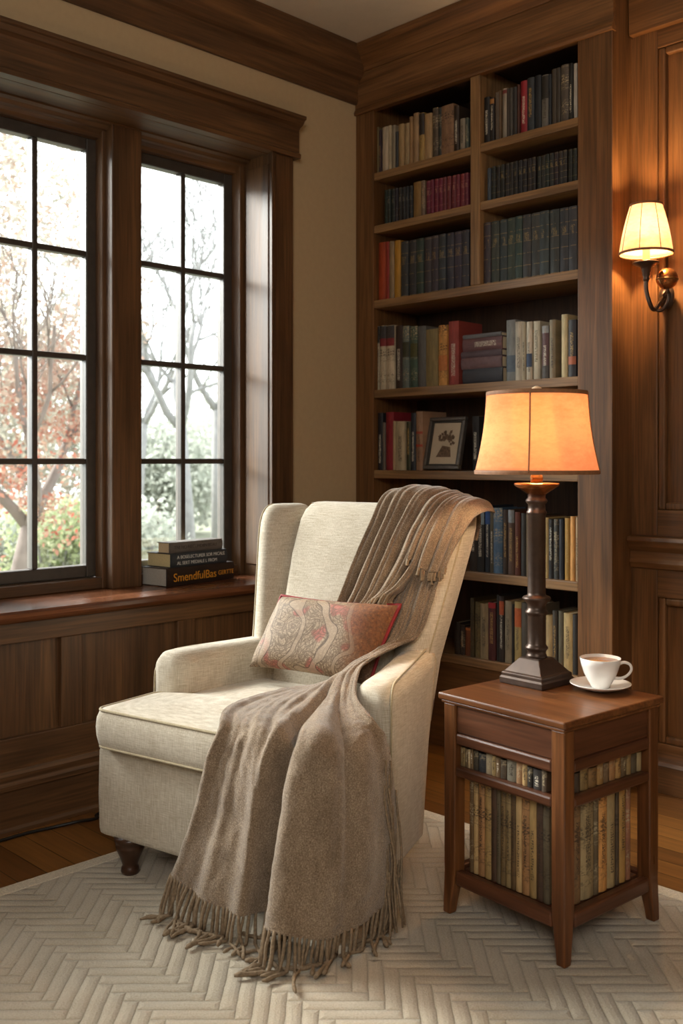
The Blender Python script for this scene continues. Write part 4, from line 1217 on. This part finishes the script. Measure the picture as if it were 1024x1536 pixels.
# ================================================================== WALL SCONCE
SCX, SCY = 1.425, 0.005
sco = empty('wall_sconce', (SCX, PW-.0005, 1.73), 0, 'bronze swan-neck wall sconce with a small glowing fabric shade on the panelled wall', 'wall sconce')
def L(x, y, z): return (x-SCX, y-PW, z-1.73)
xp, _ = at(1000, 440, PW)
yS = SCY; xb, _ = at(1000, 415, PW-.07)
plate = MB().lathe([(.030, 0), (.030, .006), (.024, .012), (.014, .018), (.012, .03)], 28)
plate.v = [(v[0]+xp-SCX, -v[2], (v[1]*1.5)+.06) for v in plate.v]
plate.build('backplate', bronze, sco, smooth=True)
arm_pts = [(xp, PW-.02, 1.79), (xp, PW-.05, 1.765), (xp-.005, PW-.085, 1.735), (SCX+.012, yS+.005, 1.75), (SCX, yS, 1.80), (SCX, yS, 1.84)]
MB().tube([L(*cr(arm_pts, k/30)) for k in range(31)], .0075, 10).build('arm', bronze, sco, smooth=True)
loop = [(xp, PW-.025, 1.79), (xp+.03, PW-.05, 1.80), (xp+.036, PW-.06, 1.765), (xp+.012, PW-.06, 1.735), (xp-.012, PW-.07, 1.738)]
MB().tube([L(*cr(loop, k/24)) for k in range(25)], .0065, 8).build('scroll', bronze, sco, smooth=True)
MB().lathe([(.009, 0), (.012, .01), (.010, .016), (.014, .022), (.013, .03), (.017, .036), (.017, .042), (.021, .05), (.045, .062), (.047, .066), (.044, .068), (.01, .069)], 28, L(SCX, yS, 1.83)).build('drip_cup', bronze, sco, smooth=True)
candle_m = shade_mat('candle_sleeve', '#f4c27a', '#f8d28c', '#f8d28c', .8, 0, 1)
MB().lathe([(.013, 0), (.013, .085), (.004, .086)], 20, L(SCX, yS, 1.898)).build('candle_sleeve', candle_m, sco, smooth=True)
gb = MB().lathe([(.038*math.sin(PI*k/16), -.038*math.cos(PI*k/16)) for k in range(17)], 28, L(xb, PW-.07, 1.842))
gb.build('ball', copper, sco, smooth=True)
MB().lathe([(.0385, -.003), (.0395, 0), (.0385, .003)], 28, L(xb, PW-.07, 1.839)).build('ball_band', brass_mat, sco, smooth=True)
MB().tube([L(xb, PW-.07, 1.81), L(xb, PW-.055, 1.79), L(xp, PW-.02, 1.79)], .006, 8).build('ball_stem', bronze, sco, smooth=True)
cream_sh = shade_mat('cream_shade', '#f2cf98', '#f8e6c4', '#f3d8a8', .45, 0, 1)
zs0, zs1 = 1.928, 2.098
prof = [(lerp(.093, .055, i/10)+.004*math.sin(PI*i/10), lerp(zs0, zs1, i/10)) for i in range(11)]
so = MB().lathe(prof, 48, L(SCX, yS, 0), caps=False).build('lamp_shade', cream_sh, sco, smooth=True, solid=.0012)
for z, r in ((zs0, .093), (zs1, .055)):
    MB().lathe([(r+.002, z-.004), (r+.002, z+.004), (r-.002, z+.004), (r-.002, z-.004), (r+.002, z-.004)], 48, L(SCX, yS, 0), caps=False).build('trim', trim_m, so, smooth=True)
for k in range(8):
    a = k*PI/4+.25
    MB().tube([Vector(L(SCX, yS, 0))+Vector(((r+.0012)*math.cos(a), (r+.0012)*math.sin(a), z)) for r, z in prof], .0013, 5).build('rib', trim_m, so, smooth=True)

# ================================================================== POWER CORD by the baseboard
cpt = [(.20, -2.6, .006), (.185, -2.2, .006), (.19, -1.9, .006), (.185, -1.72, .006), (.20, -1.62, .007), (.235, -1.545, .016), (.225, -1.47, .006), (.19, -1.43, .006), (.185, -1.2, .006), (.19, -.9, .006)]
cd = MB().tube([cr(cpt, k/120) for k in range(121)], .0055, 8).build('power_cord', black_rubber, smooth=True)
tag(cd, 'black power cord lying on the floor along the baseboard', 'power cord')

# ================================================================== OUTSIDE
GZ = -.7
gm, nt, bs, out_ = new_mat('lawn'); n = N(nt)
n.link(n.ramp(n.noise(n.coords('Object'), 3, 5, .7), [(.35, tuple(v*.3 for v in lin('#c9d0a8'))), (.65, tuple(v*.3 for v in lin('#e6e4cc')))]), bs.inputs['Base Color']); bs.inputs['Roughness'].default_value = .95
lawn = MB().box(-45, -.6, -30, 45, GZ-.1, GZ).build('ground', gm); tag(lawn, 'pale green lawn outside the windows', 'lawn', kind='structure')
KL = .34                                   # albedo scale: the overcast sky is several times brighter than paper white
def kc(c, k=1.0): c = lin(c); return tuple(v*KL*k for v in c[:3])+(1,)
def leaf_mat(name, cols, upper=None, z0=2.0, z1=3.6, k=1.0):
    m_, nt, b, out = new_mat(name); n = N(nt); nt.nodes.remove(b)
    g = n.add('ShaderNodeNewGeometry')
    c = n.ramp(g.outputs['Random Per Island'], [(i/(len(cols)-1), kc(c, k)) for i, c in enumerate(cols)])
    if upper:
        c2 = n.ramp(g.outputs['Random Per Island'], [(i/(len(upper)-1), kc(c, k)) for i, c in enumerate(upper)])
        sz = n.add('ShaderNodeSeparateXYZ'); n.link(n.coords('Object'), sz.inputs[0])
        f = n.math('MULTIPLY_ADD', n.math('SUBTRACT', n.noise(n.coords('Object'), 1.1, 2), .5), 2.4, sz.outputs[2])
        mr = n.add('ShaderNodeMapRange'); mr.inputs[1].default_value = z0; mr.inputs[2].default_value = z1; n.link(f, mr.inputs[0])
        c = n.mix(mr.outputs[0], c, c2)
    d = n.add('ShaderNodeBsdfDiffuse'); t = n.add('ShaderNodeBsdfTranslucent'); n.link(c, d.inputs[0]); n.link(c, t.inputs[0])
    mx = n.add('ShaderNodeMixShader'); mx.inputs[0].default_value = .5
    n.link(d.outputs[0], mx.inputs[1]); n.link(t.outputs[0], mx.inputs[2]); n.link(mx.outputs[0], out.inputs[0]); return m_
def bark(name, c):
    m_, nt, b, out = new_mat(name); n = N(nt)
    f = n.ramp(n.noise(n.coords('Object'), 10, 4, .6), [(.3, (.8, .8, .8)), (.7, (1.15, 1.15, 1.15))])
    n.link(n.mix(1.0, kc(c), f, 'MULTIPLY'), b.inputs['Base Color']); b.inputs['Roughness'].default_value = .95; return m_
bark_grey = bark('grey_bark', '#bdbbb9'); bark_brown = bark('brown_bark', '#a3938a')  # bark paled in its colour to stand in for haze
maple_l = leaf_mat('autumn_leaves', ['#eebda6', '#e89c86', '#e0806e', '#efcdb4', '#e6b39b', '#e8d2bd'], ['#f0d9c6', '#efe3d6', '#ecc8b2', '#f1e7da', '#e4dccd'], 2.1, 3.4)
pale_l = leaf_mat('pale_gold_leaves', ['#efe8d6', '#ece0c8', '#e4e0cc', '#f3ebdd', '#e0d8c2'])
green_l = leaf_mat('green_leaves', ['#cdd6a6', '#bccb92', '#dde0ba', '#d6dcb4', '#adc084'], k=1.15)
haze_l = leaf_mat('haze_paled_leaves', ['#d9ddd0', '#e4e6da', '#ced5c6', '#e6e7dd'], k=1.5)  # leaf colours paled to stand in for haze in the air
def from_px(px, dist):
    k = (px-512)/1500
    return CAM[0]+(k-1)*S*dist, CAM[1]+(k+1)*S*dist
def leaves(mb, c, rad, n_, size, flat=1.0):
    for _ in range(n_):
        while True:
            p = Vector((random.uniform(-1, 1), random.uniform(-1, 1), random.uniform(-1, 1)))
            if p.length < 1: break
        q = Vector(c)+Vector((p.x*rad, p.y*rad, p.z*rad*flat))
        a = Vector((random.gauss(0, 1), random.gauss(0, 1), random.gauss(0, 1))).normalized()
        b = a.cross(Vector((random.gauss(0, 1), random.gauss(0, 1), random.gauss(0, 1)))).normalized()
        s = size*random.uniform(.6, 1.3)
        mb.raw([q-a*s, q+b*s*.55, q+a*s, q-b*s*.55], [(0, 1, 2, 3)])
RMIN = .0055
def grow(mb, p, d, L, r, depth, tips, spread=.55, up=.12, kids=(2, 3)):
    n_ = 5; pts = [p.copy()]; rs = [r]; q = p.copy(); v = d.copy()
    for i in range(n_):
        v = (v+Vector((random.gauss(0, .13), random.gauss(0, .13), random.gauss(0, .08)+up*.3))).normalized()
        q = q+v*(L/n_); pts.append(q.copy()); rs.append(r*(1-.4*(i+1)/n_))
    mb.tube(pts, [max(q_, RMIN) for q_ in rs], 6 if r > .02 else 3)
    tips.append(q)
    if depth == 0: return
    for k in range(random.randint(*kids)):
        ax = Vector((random.gauss(0, 1), random.gauss(0, 1), random.gauss(0, 1))).normalized()
        nd = (v+ax*spread*random.uniform(.6, 1.3)+Vector((0, 0, up*1.6))).normalized()
        i = random.randint(2, n_)
        grow(mb, pts[i], nd, L*random.uniform(.62, .88), rs[i]*random.uniform(.6, .8), depth-1, tips, spread, up, kids)
def tree(name, px, dist, h0, depth, leafmat, barkm, label, nleaf=0, size=.05, rad=.3, lean=(0, 0), L0_=1.3, r0=.12, seed=1, kids=(2, 3), cat='tree', spread=.55, crown=None):
    random.seed(seed)
    x, y = from_px(px, dist)
    root = empty(name, (x, y, GZ), 0, label, cat, 'trees outside the windows')
    mb = MB(); tips = []
    mb.tube([(0, 0, 0), (lean[0]*.4, lean[1]*.4, h0*.5), (lean[0], lean[1], h0)], [r0*1.2, r0, r0*.9], 8)
    for k in range(3):
        a = k*2*PI/3+random.uniform(-.5, .5)
        grow(mb, Vector((lean[0], lean[1], h0-.02)), Vector((math.cos(a)*.75, math.sin(a)*.75, 1.0)).normalized(), L0_, r0*.72, depth, tips, spread, .12, kids)
    mb.build('trunk', barkm, root, smooth=True, fixn=False)
    if nleaf:
        lm = MB(); cz_, cr_, ch_ = crown
        nb = 110
        for k in range(nb):
            while True:
                p = Vector((random.uniform(-1, 1), random.uniform(-1, 1), random.uniform(-1, 1)))
                if p.length < 1: break
            leaves(lm, (p.x*cr_, p.y*cr_, cz_+p.z*ch_), rad*random.uniform(.6, 1.3), nleaf//nb, size, .7)
        lm.build('foliage', leafmat, root, fixn=False)
    return root
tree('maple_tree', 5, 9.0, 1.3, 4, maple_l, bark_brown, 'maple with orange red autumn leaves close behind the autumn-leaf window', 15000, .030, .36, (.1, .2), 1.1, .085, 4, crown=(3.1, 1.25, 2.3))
tree('maple_tree', 30, 21.0, 1.6, 4, pale_l, bark_brown, 'pale gold autumn tree farther behind the autumn-leaf window', 9000, .06, .6, (0, 0), 1.7, .12, 9, crown=(5.2, 2.2, 4.0))
tree('bare_tree', 288, 14.0, 2.35, 5, None, bark_grey, 'bare grey tree with forked branches behind the window nearest the bookcase', 0, 0, 0, (-.12, -.10), 1.55, .085, 5, kids=(3, 3), spread=.75)
tree('bare_tree', 325, 22.0, 3.0, 5, None, bark_grey, 'second bare grey tree half hidden by the window jamb', 0, 0, 0, (0, 0), 1.9, .11, 15, kids=(2, 3), spread=.7)
tree('bare_tree', 205, 19.0, 2.6, 4, None, bark_grey, 'third bare grey tree beside the window mullion', 0, 0, 0, (.1, .1), 1.6, .08, 23, kids=(3, 3), spread=.8)
def shrub(px, dist, w_, h_, mat, label, n_, size, seed, name='shrub'):
    random.seed(seed); x, y = from_px(px, dist)
    root = empty(name, (x, y, GZ), 0, label, 'shrub' if name == 'shrub' else 'tree', 'shrubs outside the windows' if name == 'shrub' else 'far trees outside the windows')
    m_ = MB()
    for k in range(18):
        a = random.uniform(0, 2*PI); rr = random.uniform(0, w_*.6)
        leaves(m_, (rr*math.cos(a), rr*math.sin(a), h_*random.uniform(.2, .8)), w_*.45, n_//18, size, h_/w_*.45)
    m_.build('foliage', mat, root, fixn=False)
    st = MB()
    for k in range(5):
        a = k*1.3; st.tube([(0, 0, 0), (.3*w_*math.cos(a), .3*w_*math.sin(a), h_*.6)], .02, 5)
    st.build('stem', bark_grey, root, fixn=False)
shrub(305, 9.0, .75, 1.15, green_l, 'bright green shrub low behind the window nearest the bookcase', 4200, .032, 31)
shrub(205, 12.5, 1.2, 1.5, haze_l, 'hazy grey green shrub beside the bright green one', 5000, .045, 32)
shrub(80, 12.0, 1.1, 1.5, green_l, 'yellow green shrub low behind the autumn-leaf window', 5000, .04, 33)
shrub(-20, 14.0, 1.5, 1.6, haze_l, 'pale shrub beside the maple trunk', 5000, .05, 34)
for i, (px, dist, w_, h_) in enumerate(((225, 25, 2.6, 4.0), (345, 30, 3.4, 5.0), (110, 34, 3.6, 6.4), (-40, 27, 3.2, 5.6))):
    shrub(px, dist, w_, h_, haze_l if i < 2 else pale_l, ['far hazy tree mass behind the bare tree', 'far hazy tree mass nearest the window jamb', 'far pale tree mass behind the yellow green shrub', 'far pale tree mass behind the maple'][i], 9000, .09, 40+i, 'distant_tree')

# ================================================================== LIGHT
sc = bpy.context.scene
wd = bpy.data.worlds.new('overcast_sky'); sc.world = wd; wd.use_nodes = True
nt = wd.node_tree; bg = nt.nodes['Background']
bg.inputs[0].default_value = (.93, .97, 1.0, 1); bg.inputs[1].default_value = 4.5
def lamp_obj(name, kind, loc, energy, color, **kw):
    l = bpy.data.lights.new(name, kind); l.energy = energy; l.color = color
    for k, v in kw.items(): setattr(l, k, v)
    o = bpy.data.objects.new(name, l); col.objects.link(o); o.location = loc; return o
sun = lamp_obj('overcast_sun', 'SUN', (-6, -3, 6), 19, (1, .97, .93), angle=R(38))
sun.rotation_euler = Vector((1, .48, -.66)).to_track_quat('-Z', 'Y').to_euler()
fill = lamp_obj('added_fill_light', 'AREA', (3.9, -4.3, 2.7), 58, (1, .95, .88), shape='SQUARE', size=1.6)  # added area fill behind the camera to brighten the room, no real fixture
fill.rotation_euler = (Vector((1.0, -.9, .5))-Vector((3.9, -4.3, 2.7))).to_track_quat('-Z', 'Y').to_euler()
lamp_obj('table_lamp_light', 'POINT', (LX, LY, LZ+.69), 25, (1, .70, .42), shadow_soft_size=.035)
lamp_obj('sconce_light', 'POINT', (SCX, yS, 2.03), 18, (1, .60, .28), shadow_soft_size=.02)

cam = bpy.data.cameras.new('camera'); co = bpy.data.objects.new('camera', cam); col.objects.link(co)
co.location = CAM; co.rotation_euler = (PI/2, 0, R(45))
cam.sensor_fit = 'AUTO'; cam.sensor_width = 36; cam.lens = 1500/1536*36
cam.shift_y = -78/1536; cam.clip_start = .02
cam.dof.use_dof = True; cam.dof.focus_distance = 3.0; cam.dof.aperture_fstop = 3.5
sc.camera = co
sc.view_settings.view_transform = 'Standard'; sc.view_settings.look = 'None'
sc.view_settings.exposure = 0.38
sc.cycles.use_denoising = True
sc.cycles.max_bounces = 8; sc.cycles.transparent_max_bounces = 12
sc.cycles.sample_clamp_indirect = 8
